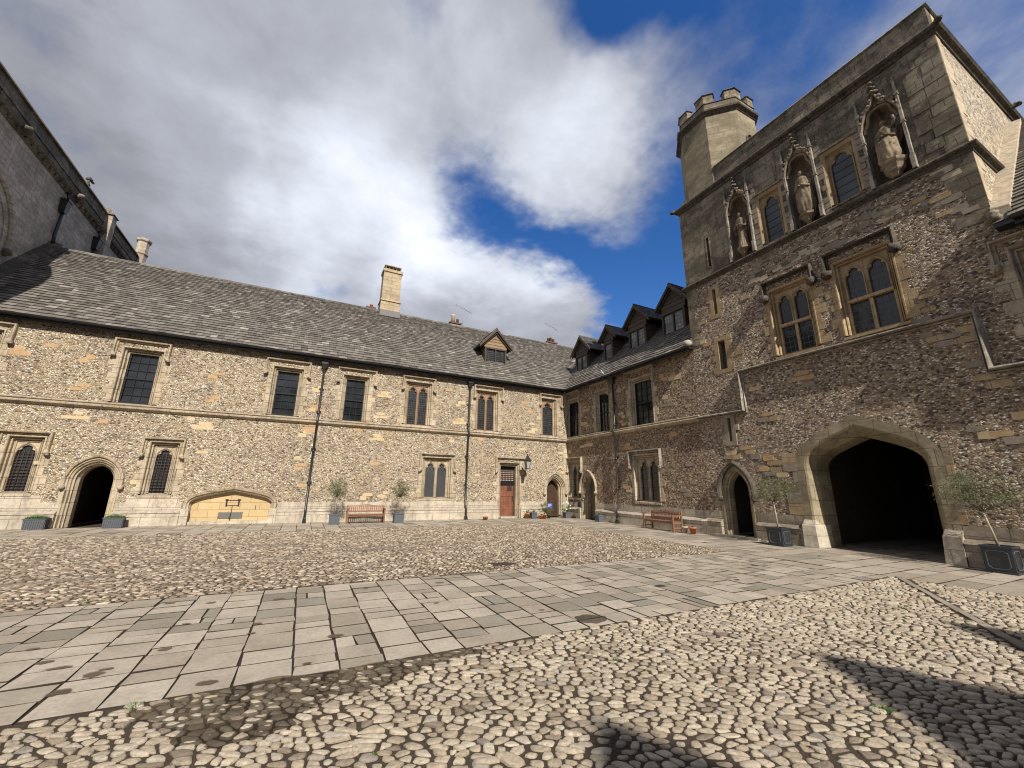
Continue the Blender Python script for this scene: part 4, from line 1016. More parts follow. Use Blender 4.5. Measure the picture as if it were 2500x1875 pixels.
# ================================================================== GATE TOWER
gt = thing('gate_tower', (XB, 6, 0), 'tall flint gate tower with wide dark archway and three carved niches', 'gate tower')
hT = []                     # openings of the flint lower part
AC = 5.92                   # axis of the archway
def big_arch():
    front = arch(AC, 1.42, 2.36, 3.44, 12, 0.0); back = arch(AC+.02, 1.26, 2.26, 3.16, 12, 0.0)
    w = MB(); n = len(front)
    # broad chamfered reveal
    rings = [[FB.P(a, b, .012) for a, b in offset(front, .30)], [FB.P(a, b, .02) for a, b in offset(front, .06)], [FB.P(a, b, .0) for a, b in front],
             [FB.P(a, b, -.28) for a, b in offset(back, .06)], [FB.P(a, b, -.34) for a, b in offset(back, .03)], [FB.P(a, b, -.95) for a, b in back], [FB.P(a, b, -.97) for a, b in offset(back, .34)]]
    vs = [q for r in rings for q in r]; fs = [(i*n+j, i*n+j+1, (i+1)*n+j+1, (i+1)*n+j) for i in range(len(rings)-1) for j in range(n-1)]
    w.add(vs, fs, 'arch_stone')
    o = w.build('archway', gt, recalc=False)
    rd = random.Random(3)
    for sg in (-1, 1):
        q = MB(); z = .9
        while z < 2.75:
            h = rd.uniform(.24, .36); ww = rd.choice((.15, .42)); a, b = sorted((AC+sg*1.70, AC+sg*(1.70+ww))); q.fbox(FB, a, b, z+.006, z+h-.006, -.03, .010+rd.uniform(0, .006), rd.choice(('arch_stone', 'grey_block', 'tan_stone'))); z += h
        # battered feet
        a, b = AC+sg*1.24, AC+sg*1.72
        q.hexa([FB.P(a, -.03, -.5), FB.P(b, -.03, -.5), FB.P(b, -.03, .20), FB.P(a+.10*sg, -.03, .16), FB.P(a+.04*sg, .62, -.5), FB.P(b, .62, -.5), FB.P(b, .62, .17), FB.P(a+.14*sg, .62, .12)], 'plinth_stone')
        q.hexa([FB.P(a+.04*sg, .62, -.5), FB.P(b, .62, -.5), FB.P(b, .62, .17), FB.P(a+.14*sg, .62, .12), FB.P(a+.14*sg, .78, -.5), FB.P(b-.01, .78, -.5), FB.P(b-.01, .78, .02), FB.P(a+.18*sg, .78, .01)], 'plinth_stone')
        q.build('quoins', o)
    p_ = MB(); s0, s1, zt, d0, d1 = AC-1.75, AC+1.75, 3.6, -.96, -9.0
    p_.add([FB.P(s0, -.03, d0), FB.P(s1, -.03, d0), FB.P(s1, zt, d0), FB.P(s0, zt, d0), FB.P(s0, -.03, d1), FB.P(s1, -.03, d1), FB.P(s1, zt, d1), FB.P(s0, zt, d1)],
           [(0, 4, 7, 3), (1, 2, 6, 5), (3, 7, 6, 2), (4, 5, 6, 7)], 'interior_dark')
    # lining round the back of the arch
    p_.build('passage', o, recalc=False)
    return offset(front, .28)
hT.append(big_arch())
hT.append(arch_door(FB, gt, 9.76, .40, 1.55, 2.28, 61, 'arch_stone', deep=.34, room=2.2, z0=.08, hmat='soot_stone', splay=.05))
def slit(c, z0, z1, hw, seed, mat='tan_stone', pane=False, fr=.16, o=.012):
    w = MB()
    lp = [(c+hw, z0), (c-hw, z0), (c-hw, z1), (c+hw, z1)]
    w.plate(FB, [(c+hw+fr, z0-.16), (c-hw-fr, z0-.16), (c-hw-fr, z1+.14), (c+hw+fr, z1+.14)], [lp], -.25, o, mat, back=False)
    rd = random.Random(seed); z = z0-.1
    while z < z1:
        for sg in (-1, 1):
            if rd.random() > .5: a, b = sorted((c+sg*(hw+fr), c+sg*(hw+fr+.12))); w.fbox(FB, a, b, z, z+.22, -.02, o+.001, mat)
        z += .24
    ww = w.build('window', gt)
    pane_mb(FB, c-hw, c+hw, z0, z1, -.22, 'diamond_glass' if pane else 'sash_glass').build('pane', ww)
slit(9.74, 8.42, 9.50, .07, 1); slit(9.68, 6.12, 7.28, .15, 2, pane=True); slit(9.72, 3.36, 4.22, .06, 3, 'grey_block', o=.05)
hT += [[(9.74+.2, 8.30), (9.74-.2, 8.30), (9.74-.2, 9.6), (9.74+.2, 9.6)], [(9.68+.28, 6.0), (9.68-.28, 6.0), (9.68-.28, 7.38), (9.68+.28, 7.38)], [(9.72+.18, 3.25), (9.72-.18, 3.25), (9.72-.18, 4.32), (9.72+.18, 4.32)]]
hT.append(light_window(FB, gt, 7.02, .50, 6.08, 8.28, 7.02, .82, 8.80, 8.25, 63, 2, 'tan_stone', 'tan_stone', 'tower_glass', .26, 7.10, hmat='soot_stone', wide=.9, hk=1.25))
hT.append(light_window(FB, gt, 4.96, .55, 6.12, 8.32, 4.98, .90, 8.86, 8.25, 64, 2, 'tan_stone', 'tan_stone', 'tower_glass', .26, 7.15, hmat='soot_stone', wide=.9, hk=1.25))
wb = wall_panel(FB, YT0, YT1, -.03, 10.0, hT, 'flint_tower')
ZS, ZC = 10.05, 13.93
rd = random.Random(15)
blk = []
for i in range(62):
    blk.append((rd.uniform(2.7, 8.4), rd.uniform(8.95, 9.85), 1))
stones(wb, FB, blk, ['grey_block', 'tower_ashlar', 'grey_block', 'ashlar'], 12, .012)
stones(wb, FB, [(3.4, 9.2, 2), (3.0, 9.0, 2), (2.75, 8.5, 2), (3.1, 8.6, 1), (3.2, 5.4, 2), (3.5, 5.3, 3), (3.9, 5.5, 2), (3.3, 4.6, 1), (3.2, 4.25, 1), (3.0, 4.05, 1), (3.9, 6.3, 2), (3.75, 6.6, 1), (4.0, 5.95, 1)], ['grey_block', 'tan_stone'], 13, .014)
stones(wb, FB, [(8.3, 4.05, 3), (8.9, 2.75, 1), (8.4, 2.6, 2), (8.0, 2.5, 1), (7.0, 5.2, 3), (6.9, 4.9, 1), (8.7, 5.2, 2), (9.0, 6.6, 1), (8.1, 7.7, 1), (8.5, 8.6, 1), (10.3, 6.9, 1), (10.4, 7.4, 2), (10.4, 8.3, 1), (3.5, 3.0, 2), (3.1, 2.85, 2), (2.8, 3.3, 1), (2.7, 2.0, 1), (8.6, 2.25, 2), (8.2, 2.2, 2), (9.8, 2.85, 3), (9.2, 3.0, 2)], ['tan_stone', 'orange_block', 'grey_block', 'yellow_block'], 14, .012)
z = 7.4
while z < 9.9: h = rd.uniform(.26, .36); w_ = rd.choice((.3, .55)); wb.fbox(FB, YT1-w_, YT1+.004, z+.006, z+h-.006, -.03, .012, 'tower_ashlar'); z += h
z = 8.0
while z < 9.9: h = rd.uniform(.26, .36); w_ = rd.choice((.3, .6)); wb.fbox(FB, YT0-.004, YT0+w_, z+.006, z+h-.006, -.03, .014, 'tower_ashlar'); z += h
# upper storeys
TW = 9.5
UPW = [(7.16, .30, 10.32, 12.16, 71), (4.93, .32, 10.42, 12.20, 72)]
NI = [(8.30, .40, 73), (6.05, .40, 74), (3.80, .41, 75)]      # centre, half width
hU = []
for c, hw, z0, z1, s_ in UPW: hU.append([(c-hw-.13, z0-.08), (c+hw+.13, z0-.08), (c+hw+.13, z1+.14), (c-hw-.13, z1+.14)])
NZ = {8.30: (10.20, 12.35, 12.95), 6.05: (10.18, 12.35, 13.02), 3.80: (10.22, 12.20, 12.86)}
for c, hw, s_ in NI:
    zb, zs_, za = NZ[c]; hU.append(arch(c, hw, zs_, za, 8, zb+.02))
up = wall_panel(FB, YT0, 8.82, ZS-.05, ZC, hU, 'black_stone')
up2 = wall_panel(FB, 8.82, YT1, ZS-.05, ZC, [[(9.76-.06, 10.55), (9.76+.06, 10.55), (9.76+.06, 11.9), (9.76-.06, 11.9)]], 'tower_ashlar')
up.add(up2.v, up2.f, 'tower_ashlar')
up.plate(FB, [(9.76+.10, 10.5), (9.76-.10, 10.5), (9.76-.10, 11.95), (9.76+.10, 11.95)], [[(9.76+.06, 10.55), (9.76-.06, 10.55), (9.76-.06, 11.9), (9.76+.06, 11.9)]], -.3, .01, 'tower_ashlar', back=False)
up.fbox(FB, 9.69, 9.83, 10.5, 11.95, -.34, -.30, 'sash_black')
wb.add(up.v, [], 'black_stone')
base = len(wb.v)-len(up.v)
wb.f += [tuple(i+base for i in f) for f in up.f]; wb.m += [wb.mi(up.mats[k]) for k in up.m]; wb.sm += up.sm
# rough ashlar blocks near the south corner and a plain south and north flank
z = ZS+.1
while z < ZC-.3:
    h = rd.uniform(.26, .40); s = YT0
    while s < 3.1:
        w_ = rd.uniform(.3, .65); e = min(s+w_, 3.16); wb.fbox(FB, s+(.008 if s > YT0 else 0), e-.008, z+.008, z+h-.008, -.03, .016+rd.uniform(0, .02), rd.choice(('black_stone', 'tower_ashlar', 'black_stone'))); s += w_
    z += h
z = ZS+.1
while z < 12.9:
    for cc in (7.16, 4.93):
        for sg in (-1, 1):
            if rd.random() > .25: a, b = sorted((cc+sg*.44, cc+sg*rd.uniform(.56, .70))); wb.fbox(FB, a, b, z+.01, z+.2, -.02, .02, 'grey_block')
    z += .22
FS_ = Frame((0, YT0, 0), (1, 0, 0), (0, -1, 0)); FN_ = Frame((0, YT1, 0), (1, 0, 0), (0, 1, 0))
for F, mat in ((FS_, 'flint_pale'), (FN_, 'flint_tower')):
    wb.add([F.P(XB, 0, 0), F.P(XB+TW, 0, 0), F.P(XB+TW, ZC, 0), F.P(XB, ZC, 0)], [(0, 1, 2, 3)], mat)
wb.add([(XB+TW, YT0, 0), (XB+TW, YT1, 0), (XB+TW, YT1, ZC), (XB+TW, YT0, ZC)], [(0, 1, 2, 3)], 'flint_tower')
z = 8.5
while z < ZC-.3: h = rd.uniform(.28, .40); w_ = rd.choice((.3, .6)); wb.fbox(FS_, XB+.001, XB+w_, z+.006, z+h-.006, -.02, .012, 'ashlar'); z += h
wb.build('wall', gt)
# niches
def niche(c, hw, seed):
    zb, zs_, za = NZ[c]; w = MB(); N = 9
    # concave back: a half octagon apse
    lp = arch(c, hw, zs_, za, 8, zb+.02)
    prev = None; rings = []
    for k, (sc_, o) in enumerate(((1, 0), (.98, -.16), (.80, -.34), (.40, -.44), (.02, -.46))):
        rings.append([FB.P(c+(a-c)*sc_, (b if b < zs_ else zs_+(b-zs_)*(sc_ if k > 1 else 1)), o) for a, b in lp])
    n = len(lp); vs = [q for r in rings for q in r]
    w.add(vs, [(i*n+j, i*n+j+1, (i+1)*n+j+1, (i+1)*n+j) for i in range(4) for j in range(n-1)], 'niche_stone', False)
    w.hexa([FB.P(c-hw, zb-.03, -.46), FB.P(c+hw, zb-.03, -.46), FB.P(c+hw, zb-.03, .02), FB.P(c-hw, zb-.03, .02), FB.P(c-hw, zb+.03, -.46), FB.P(c+hw, zb+.03, -.46), FB.P(c+hw, zb+.03, .0), FB.P(c-hw, zb+.03, .0)], 'niche_stone')
    o_ = w.build('niche', gt, recalc=False)
    # ogee canopy with crockets, cusps and finial
    cn = MB(); og = []
    for i in range(9): t = i/8; og.append((c-hw-.03+(hw+.0)*(t**1.1)*.62, zs_+(za-zs_)*.85*math.sin(t*math.pi/2)))
    for i in range(1, 7): t = i/6; og.append((c-hw-.03+hw*.62+(hw*.38+.03)*t, zs_+(za-zs_)*.85+(.14+.30*t)*t))
    og2 = og+[(2*c-a, b) for a, b in reversed(og[:-1])]
    cn.sweep(FB, og2, [(-.02, -.05), (-.02, .07), (.01, .11), (.05, .10), (.06, -.02)], 'niche_stone')
    # cusped inner arch
    inner = arch(c, hw-.02, zs_, za-.02, 9, zs_-.12); N2 = len(inner)-1
    cusp = []
    for i, (a, b) in enumerate(inner):
        t = i/N2; k = .26*abs(math.sin(t*math.pi*3))**2; cx, cz = c, zs_+.1; cusp.append((a+(cx-a)*k*.8, b+(cz-b)*k*.6))
    cn.sweep(FB, cusp, [(-.035, -.06), (-.035, .02), (0, .05), (.035, .02), (.035, -.06)], 'statue_stone')
    for i in range(2, len(og), 2):
        a, b = og[i]
        for x in (a-.05, 2*c-a+.05): cn.blob(FB.P(x, b+.05, .08), (.05, .05, .055), 'niche_stone', .3, i)
    zt = og[-1][1]
    cn.tube([FB.P(c, zt-.05, .08), FB.P(c, zt+.45, .09)], [.035, .018], 'niche_stone', 6)
    for k in range(3):
        zz_ = zt+.02+.16*k; r_ = .085-.018*k
        for dx in (-1, 1): cn.blob(FB.P(c+dx*r_, zz_, .09), (.05, .05, .045), 'black_stone', .3, k+seed)
        cn.blob(FB.P(c, zz_+.03, .14), (.045, .05, .04), 'black_stone', .3, k+seed+5)
    cn.build('canopy', o_)
    # side shafts with crocketed pinnacles
    for dx in (-1, 1):
        sh = MB(); x = c+dx*(hw+.05); zp = za-.15
        sh.fbox(FB, x-.045, x+.045, ZS+.13, ZS+.55, -.01, .15, 'white_lichen_stone'); sh.fbox(FB, x-.032, x+.032, ZS+.55, zp, -.01, .10, 'white_lichen_stone')
        for zz_ in (ZS+.55, 11.75, zp): sh.fbox(FB, x-.05, x+.05, zz_-.025, zz_+.03, -.01, .125, 'niche_stone')
        sh.hexa([FB.P(x-.04, zp, -.01), FB.P(x+.04, zp, -.01), FB.P(x+.04, zp, .11), FB.P(x-.04, zp, .11), FB.P(x-.006, zp+.68, .04), FB.P(x+.006, zp+.68, .04), FB.P(x+.006, zp+.68, .06), FB.P(x-.006, zp+.68, .06)], 'white_lichen_stone')
        for k in range(6):
            for d_ in (-1, 1): sh.blob(FB.P(x+d_*(.04-.005*k), zp+.08+.09*k, .07), (.020, .02, .022), 'white_lichen_stone', .2, k, 1)
        sh.build('shaft', o_)
    # corbel pedestal
    pd = MB()
    if c == 3.80:
        pd.lathe(FB.P(c-.05, 0, .02), [(.10, zb), (.15, zb+.1), (.21, zb+.16), (.23, zb+.19), (.23, zb+.23), (.25, zb+.36), (.30, zb+.42), (.31, zb+.46), (.31, zb+.52)], 'statue_stone', 6, False, .5)
    else:
        pd.lathe(FB.P(c, 0, -.04), [(.06, zb), (.08, zb+.09), (.10, zb+.11), (.13, zb+.18), (.22, zb+.30), (.25, zb+.32), (.25, zb+.40)], 'statue_stone', 8, False, .3)
    pd.build('pedestal', o_)
for c, hw, s_ in NI: niche(c, hw, s_)
for c, hw, z0, z1, s_ in UPW:
    w = MB(); w.sweep(FB, [(c-hw, z0), (c-hw, z1), (c+hw, z1), (c+hw, z0)], [(0, -.22), (0, -.14), (.05, -.08), (.05, -.03), (.13, .015), (.17, .015), (.17, -.22)], 'tan_stone')
    w.hexa([FB.P(c-hw-.14, z0-.14, -.22), FB.P(c+hw+.14, z0-.14, -.22), FB.P(c+hw+.14, z0-.14, .05), FB.P(c-hw-.14, z0-.14, .05), FB.P(c-hw-.14, z0+.01, -.22), FB.P(c+hw+.14, z0+.01, -.22), FB.P(c+hw+.14, z0-.10, .05), FB.P(c-hw-.14, z0-.10, .05)], 'black_stone')
    w.fbox(FB, c-hw-.20, c+hw+.20, z1+.17, z1+.25, -.02, .07, 'black_stone')
    w = w.build('window', gt); t = MB()
    t.plate(FB, [(c-hw, z0), (c+hw, z0), (c+hw, z1), (c-hw, z1)], [light_loop(c, hw-.03, z0+.02, z1-.52, z1-.07, .22)], -.20, -.12, 'tan_stone')
    t.sweep(FB, arch(c, hw-.01, z1-.5, z1-.03, 9, z0), [(-.02, -.15), (-.02, -.10), (.01, -.07), (.03, -.12)], 'tan_stone'); t.build('tracery', w)
    pane_mb(FB, c-hw, c+hw, z0, z1, -.17, 'upper_glass').build('pane', w)
    b_ = MB()
    for k in range(1, 6): b_.fbox(FB, c-hw+.03, c+hw-.03, z0+.28*k-.008, z0+.28*k+.008, -.168, -.155, 'black_iron')
    b_.build('frame', w)
# string courses with the step round the gateway
mb = MB(); J0, J1, UJ = 9.06, 3.06, 5.86
path = [(YT1, 4.40), (J0+.0, 4.40), (J0+.0, UJ), (J1, UJ), (J1, 4.40), (YT0, 4.40)]
mb.sweep(FB, path, [(-a*.62, b*1.25) for a, b in SCP], 'white_lichen_stone'); mb.build('string_course', gt)
def band(F_list, z, prof, mat, name, parent, closed=False):
    """moulding carried round corners in plan: pts (x,y) with outward on the left-hand side of travel"""
    mb = MB(); pts = F_list; n = len(pts); k = len(prof); vs = []
    rings = [offset(pts, o) for o, _ in prof]
    for i in range(n):
        for j in range(k): vs.append((rings[j][i][0], rings[j][i][1], z+prof[j][1]))
    fs = [(i*k+j, i*k+(j+1) % k, (i+1)*k+(j+1) % k, (i+1)*k+j) for i in range(n-1) for j in range(k)]
    fs += [tuple(range(k)), tuple((n-1)*k+j for j in reversed(range(k)))]
    mb.add(vs, fs, mat); return mb.build(name, parent)
# travelling so the court lies on the left: from the north-west corner, south, then east
c_path = [(XB+2.2, YT1), (XB, YT1), (XB, YT0), (XB+2.15, YT0)]
def rev(p): return p
NEG = -1
def bandp(pts, z, prof, mat, name, parent): return band(pts, z, [(-o, h) for o, h in prof], mat, name, parent)
bandp(c_path, ZS, [(-.02, -.13), (.03, -.12), (.05, -.05), (.12, -.02), (.15, .03), (.13, .07), (.02, .15), (-.02, .15)], 'soot_stone', 'string_course', gt)
full = [(XB+TW, YT1), (XB, YT1), (XB, YT0), (XB+TW, YT0)]
bandp(full, ZC, [(-.02, -.16), (.04, -.15), (.07, -.06), (.15, -.03), (.19, .04), (.17, .10), (.02, .20), (-.02, .20)], 'soot_stone', 'cornice', gt)
# parapet
pm = MB(); ZP = 14.98
pm.box(XB+.03, XB+.40, YT0+.03, 9.1, ZC+.12, ZP-.07, 'black_stone'); pm.box(XB+.40, XB+TW, YT0+.03, YT0+.40, ZC+.12, ZP-.07, 'ashlar'); pm.box(XB+.02, XB+TW, YT0+.4, YT1-.05, ZC-.1, ZC+.13, 'grey_iron')
pm.box(XB+2.9, XB+TW, YT1-.45, YT1-.06, ZC+.12, ZP-.07, 'tower_ashlar')
pm.hexa([(XB-.03, YT0-.03, ZP-.07), (XB+.45, YT0-.03, ZP-.07), (XB+.45, 9.1, ZP-.07), (XB-.03, 9.1, ZP-.07), (XB+.08, YT0+.10, ZP+.05), (XB+.34, YT0+.10, ZP+.05), (XB+.34, 9.1, ZP+.05), (XB+.08, 9.1, ZP+.05)], 'white_lichen_stone')
pm.hexa([(XB+.45, YT0-.03, ZP-.07), (XB+TW, YT0-.03, ZP-.07), (XB+TW, YT0+.45, ZP-.07), (XB+.45, YT0+.45, ZP-.07), (XB+.45, YT0+.08, ZP+.05), (XB+TW, YT0+.08, ZP+.05), (XB+TW, YT0+.34, ZP+.05), (XB+.45, YT0+.34, ZP+.05)], 'black_stone')
pm.build('parapet', gt)
# carved gargoyles on the cornice
for (x, y, dx, dy) in ((XB-.02, YT1-.02, -.7, .7), (XB-.02, YT0+.02, -.7, -.7), (XB+5.4, YT0, 0, -1)):
    gm = MB(); d_ = Vector((dx, dy, 0)); b0 = Vector((x, y, ZC+.03))
    gm.tube([b0, b0+d_*.16+Vector((0, 0, .0)), b0+d_*.28+Vector((0, 0, -.02))], [.11, .08, .06], 'soot_stone', 8); gm.blob(b0+d_*.30, (.085, .085, .075), 'soot_stone', .35, int(x*3)); gm.blob(b0+d_*.24+Vector((0, 0, .06)), (.05, .05, .06), 'black_stone', .3, 3)
    gm.build('gargoyle', gt)
# stair turret
OX, OY, AF = XB+1.5, 9.78, 1.5
def octo(af, rot=0): r = af/math.cos(math.pi/8); return [(OX+r*math.cos(math.pi/8+k*math.pi/4), OY+r*math.sin(math.pi/8+k*math.pi/4)) for k in range(8)]
tm = MB(); ZT = 17.75
def octring(af, z): return [(x, y, z) for x, y in octo(af)]
def octprism(mb, rs, mat):
    vs = [q for af, z in rs for q in octring(af, z)]
    mb.add(vs, [(i*8+j, i*8+(j+1) % 8, (i+1)*8+(j+1) % 8, (i+1)*8+j) for i in range(len(rs)-1) for j in range(8)]+[tuple(range(8)), tuple((len(rs)-1)*8+j for j in range(8))], mat)
octprism(tm, [(AF-.002, ZC+.05), (AF-.002, ZT)], 'ashlar_turret' if 'ashlar_turret' in MATS else 'tower_ashlar')
tm.hexa([(XB+.02, 10.3, ZC+.19), (XB+1.2, 10.3, ZC+.19), (XB+1.2, YT1-.02, ZC+.19), (XB+.02, YT1-.02, ZC+.19), (XB+.03, 10.3, ZC+.62), (XB+1.2, 10.3, ZC+.62), (XB+1.2, 10.45, ZC+.62), (XB+.03, 10.45, ZC+.62)], 'black_stone')
tur = tm.build('turret', gt)
mb = MB(); octprism(mb, [(AF-.05, ZT-.13), (AF+.03, ZT-.11), (AF+.07, ZT-.02), (AF+.16, ZT+.02), (AF+.18, ZT+.09), (AF+.04, ZT+.20)], 'soot_stone'); mb.build('cornice', tur)
def wallseg(mb, a, b, z0, z1, t0, mat, cap=False, over=0.0):
    """a piece of turret parapet standing on the side a-b"""
    a = Vector((a[0], a[1], 0)); b = Vector((b[0], b[1], 0)); c = Vector((OX, OY, 0)); mid = (a+b)/2; inn = (c-mid).normalized()
    al = (b-a).normalized()
    a2, b2 = a-al*over-inn*over, b+al*over-inn*over
    a3, b3 = a-al*over+inn*(t0+over), b+al*over+inn*(t0+over)
    up_ = Vector((0, 0, 1)); lo = [a2, b2, b3, a3]
    if cap: m_ = .08; hi_ = [a2+inn*m_+al*m_, b2+inn*m_-al*m_, b3-inn*m_-al*m_, a3-inn*m_+al*m_]
    else: hi_ = lo
    mb.hexa([q+up_*z0 for q in lo]+[q+up_*z1 for q in hi_], mat)
mb = MB(); oc = octo(AF+.02)
for k in range(8): wallseg(mb, oc[k], oc[(k+1) % 8], ZT+.18, ZT+.52, .26, 'tower_ashlar'); wallseg(mb, oc[k], oc[(k+1) % 8], ZT+.52, ZT+.57, .26, 'black_stone', True, .03)
mb.build('parapet', tur)
for k in range(8):
    # each merlon wraps a corner of the octagon
    p0, p1, p2 = Vector(oc[k-1]+(0,)), Vector(oc[k]+(0,)), Vector(oc[(k+1) % 8]+(0,))
    mb = MB(); L1 = (p0-p1).normalized(); L2 = (p2-p1).normalized(); q = .40
    wallseg(mb, tuple((p1+L1*q)[:2]), tuple(p1[:2]), ZT+.50, ZT+1.0, .24, 'tower_ashlar'); wallseg(mb, tuple(p1[:2]), tuple((p1+L2*q)[:2]), ZT+.50, ZT+1.002, .24, 'tower_ashlar')
    wallseg(mb, tuple((p1+L1*q)[:2]), tuple(p1[:2]), ZT+1.0, ZT+1.10, .24, 'black_stone', True, .05); wallseg(mb, tuple(p1[:2]), tuple((p1+L2*q)[:2]), ZT+1.001, ZT+1.102, .24, 'black_stone', True, .05)
    mb.build('merlon', tur)
FT = Frame((0, OY-AF, 0), (1, 0, 0), (0, -1, 0))
mb = MB(); ap = arch(OX+.02, .20, 16.25, 16.5, 6, 15.2); mb.prism(FT, ap, -.2, .004, 'sash_black'); mb.sweep(FT, arch(OX+.02, .22, 16.25, 16.52, 6, 16.1), [(0, -.01), (0, .05), (.05, .05), (.06, -.01)], 'tower_ashlar'); mb.build('window', tur)
# plinth, bench shelves and steps at the foot of the tower
mb = plinth(FB, [(YT0, AC-1.73), (AC+1.73, 9.12), (10.42, YT1-.002)], 'plinth_dark', o=.16, zt=.58, ztop=.88)
mb.build('plinth', gt)
mb = MB(); mb.fbox(FB, 9.0, 10.75, -.02, .075, -.35, .32, 'plinth_dark'); mb.fbox(FB, 8.75, 9.0, -.02, .035, -.1, .26, 'plinth_dark'); mb.build('step', gt)
print('tower', round(time.time()-T0, 1))
# ---- statues
def statue(name, base, h, label, kind, seed):
    """robed stone figure, one continuous body, facing the court (-X)"""
    mb = MB(); x0, y0, z0 = base; n = 52; rd = random.Random(seed); ph = rd.random()*6
    prof = {'slim': [(0, .185, .16), (.06, .175, .15), (.25, .155, .135), (.45, .15, .13), (.58, .16, .13), (.68, .165, .13), (.77, .17, .12), (.82, .13, .10), (.845, .055, .055), (.865, .055, .055), (.885, .068, .075), (.93, .08, .088), (.97, .065, .072), (1.0, .02, .02)],
            'broad': [(0, .17, .15), (.05, .215, .17), (.2, .25, .19), (.42, .25, .19), (.58, .235, .175), (.70, .215, .16), (.78, .19, .14), (.83, .12, .11), (.855, .06, .06), (.875, .06, .06), (.895, .075, .08), (.935, .085, .09), (.975, .065, .07), (1.0, .02, .02)],
            'seated': [(0, .22, .24), (.08, .25, .27), (.28, .25, .30), (.42, .24, .31), (.50, .22, .22), (.60, .20, .16), (.72, .20, .15), (.78, .17, .13), (.83, .10, .09), (.855, .06, .06), (.875, .06, .065), (.895, .078, .085), (.935, .088, .095), (.975, .07, .075), (1.0, .02, .02)]}[kind]
    # refine rings
    R_ = []
    for i in range(len(prof)-1):
        for t in (0, .33, .66): R_.append(tuple(prof[i][k]*(1-t)+prof[i+1][k]*t for k in range(3)))
    R_.append(prof[-1]); vs = []
    for (t, ry, rx) in R_:
        for j in range(n):
            a = 2*math.pi*j/n; fold = 0
            if t < .80: fold = .075*math.sin(a*6+ph+t*4)*(1-t*.6)+.05*abs(math.sin(a*7.5+t*6+ph))+.045*math.sin(a*13-t*8)*(1-t*.5)+.07*noise.noise(Vector((math.cos(a)*3, math.sin(a)*3, t*11+seed)))
            f = 1+fold; cx = (-.07 if (kind == 'seated' and t < .45) else 0)+(.02*math.sin(t*5))
            vs.append((x0-rx*f*math.cos(a)+cx, y0+ry*f*math.sin(a), z0+t*h))
    fs = [(i*n+j, i*n+(j+1) % n, (i+1)*n+(j+1) % n, (i+1)*n+j) for i in range(len(R_)-1) for j in range(n)]+[tuple(range(n)), tuple((len(R_)-1)*n+j for j in range(n))]
    mb.add(vs, fs, 'statue_stone', True)
    sh = h*.77; fr = prof[6][2]
    for sg in (-1, 1):     # forearms folded to the front, sleeves hanging
        p = [(x0, y0+sg*.16, z0+sh-.02), (x0-.02, y0+sg*.215, z0+sh-.22), (x0-.10, y0+sg*.20, z0+sh-.36), (x0-.19, y0+sg*.07, z0+sh-.28)]
        mb.tube([Vector(q) for q in p], [.06, .062, .055, .035], 'statue_stone', 9); mb.blob((x0-.20, y0+sg*.045, z0+sh-.26), (.035, .04, .035), 'statue_stone', .2, seed)
        mb.blob((x0-.03, y0+sg*.20, z0+sh-.45), (.06, .045, .13), 'statue_stone', .25, seed+sg)
    # brow, nose, chin, mantle edge
    mb.blob((x0-.075, y0, z0+h*.925), (.018, .012, .026), 'statue_stone', .1, 1, 1); mb.blob((x0-.06, y0, z0+h*.893), (.022, .028, .016), 'statue_stone', .1, 2, 1)
    if kind == 'slim': mb.lathe((x0, y0, z0+h*.95), [(.072, 0), (.088, .05), (.080, .06), (.06, .03)], 'statue_stone', 12)
    if kind == 'seated':
        for sg in (-1, 1): mb.blob((x0-.20, y0+sg*.12, z0+h*.33), (.12, .10, .10), 'statue_stone', .2, seed+sg)
        mb.tube([(x0+.12, y0-.18, z0+h*.35), (x0+.14, y0-.30, z0+h*.62), (x0+.13, y0-.24, z0+h*.9)], [.05, .07, .03], 'statue_stone', 8)
        mb.tube([(x0-.05, y0-.2, z0+h*.72), (x0-.12, y0-.28, z0+h*.85), (x0-.16, y0-.27, z0+h*.93)], [.05, .04, .03], 'black_stone', 8)
    o = mb.build(name); tag(o, label, 'statue', 'stone statues in the tower niches'); return o
statue('stone_statue', (XB+.02, 8.28, 10.60), 1.52, 'slim robed stone statue with crown in the niche nearest the turret', 'slim', 1)
statue('stone_statue', (XB+.02, 6.03, 10.58), 1.68, 'broad hooded stone statue in the niche between the two tower windows', 'broad', 2)
statue('stone_statue', (XB+.04, 3.78, 10.74), 1.48, 'seated winged stone statue on a large pedestal near the tower corner', 'seated', 3)
# ================================================================== SOUTH-EAST RANGE at the right edge
sr = thing('side_range', (XB, 0, 0), 'steep slate roofed flint range joined to the near side of gate tower', 'building')
hS = [light_window(FB, sr, 1.42, .70, 5.0, 6.95, 1.42, 1.17, 7.42, 6.78, 81, 2, 'moulding', 'mullion_stone', 'leaded_glass', .28)]
wall_panel(FB, -8.5, YT0, -.03, 7.8, hS, 'flint_tower').build('wall', sr)
mb = MB(); mb.sweep(FB, [(YT0, 4.40), (-8.5, 4.40)], SCP[::-1], 'white_lichen_stone'); mb.build('string_course', sr)
plinth(FB, [(-8.5, YT0-.002)], 'plinth_dark', o=.16, zt=.58, ztop=.88).build('plinth', sr)
EZ2 = 7.72; TP2 = 1.0; C2_ = 1/math.sqrt(2); XE = XB-.36; L2_ = 5.2/C2_
rb = MB(); rb.add([(XE, -8.5, EZ2-.03), (XE, YT0-.02, EZ2-.03), (XE+5.2, YT0-.02, EZ2+5.17), (XE+5.2, -8.5, EZ2+5.17), (XE+10.4, YT0-.02, EZ2-.03), (XE+10.4, -8.5, EZ2-.03)], [(0, 1, 2, 3), (3, 2, 4, 5)], 'slate_dark')
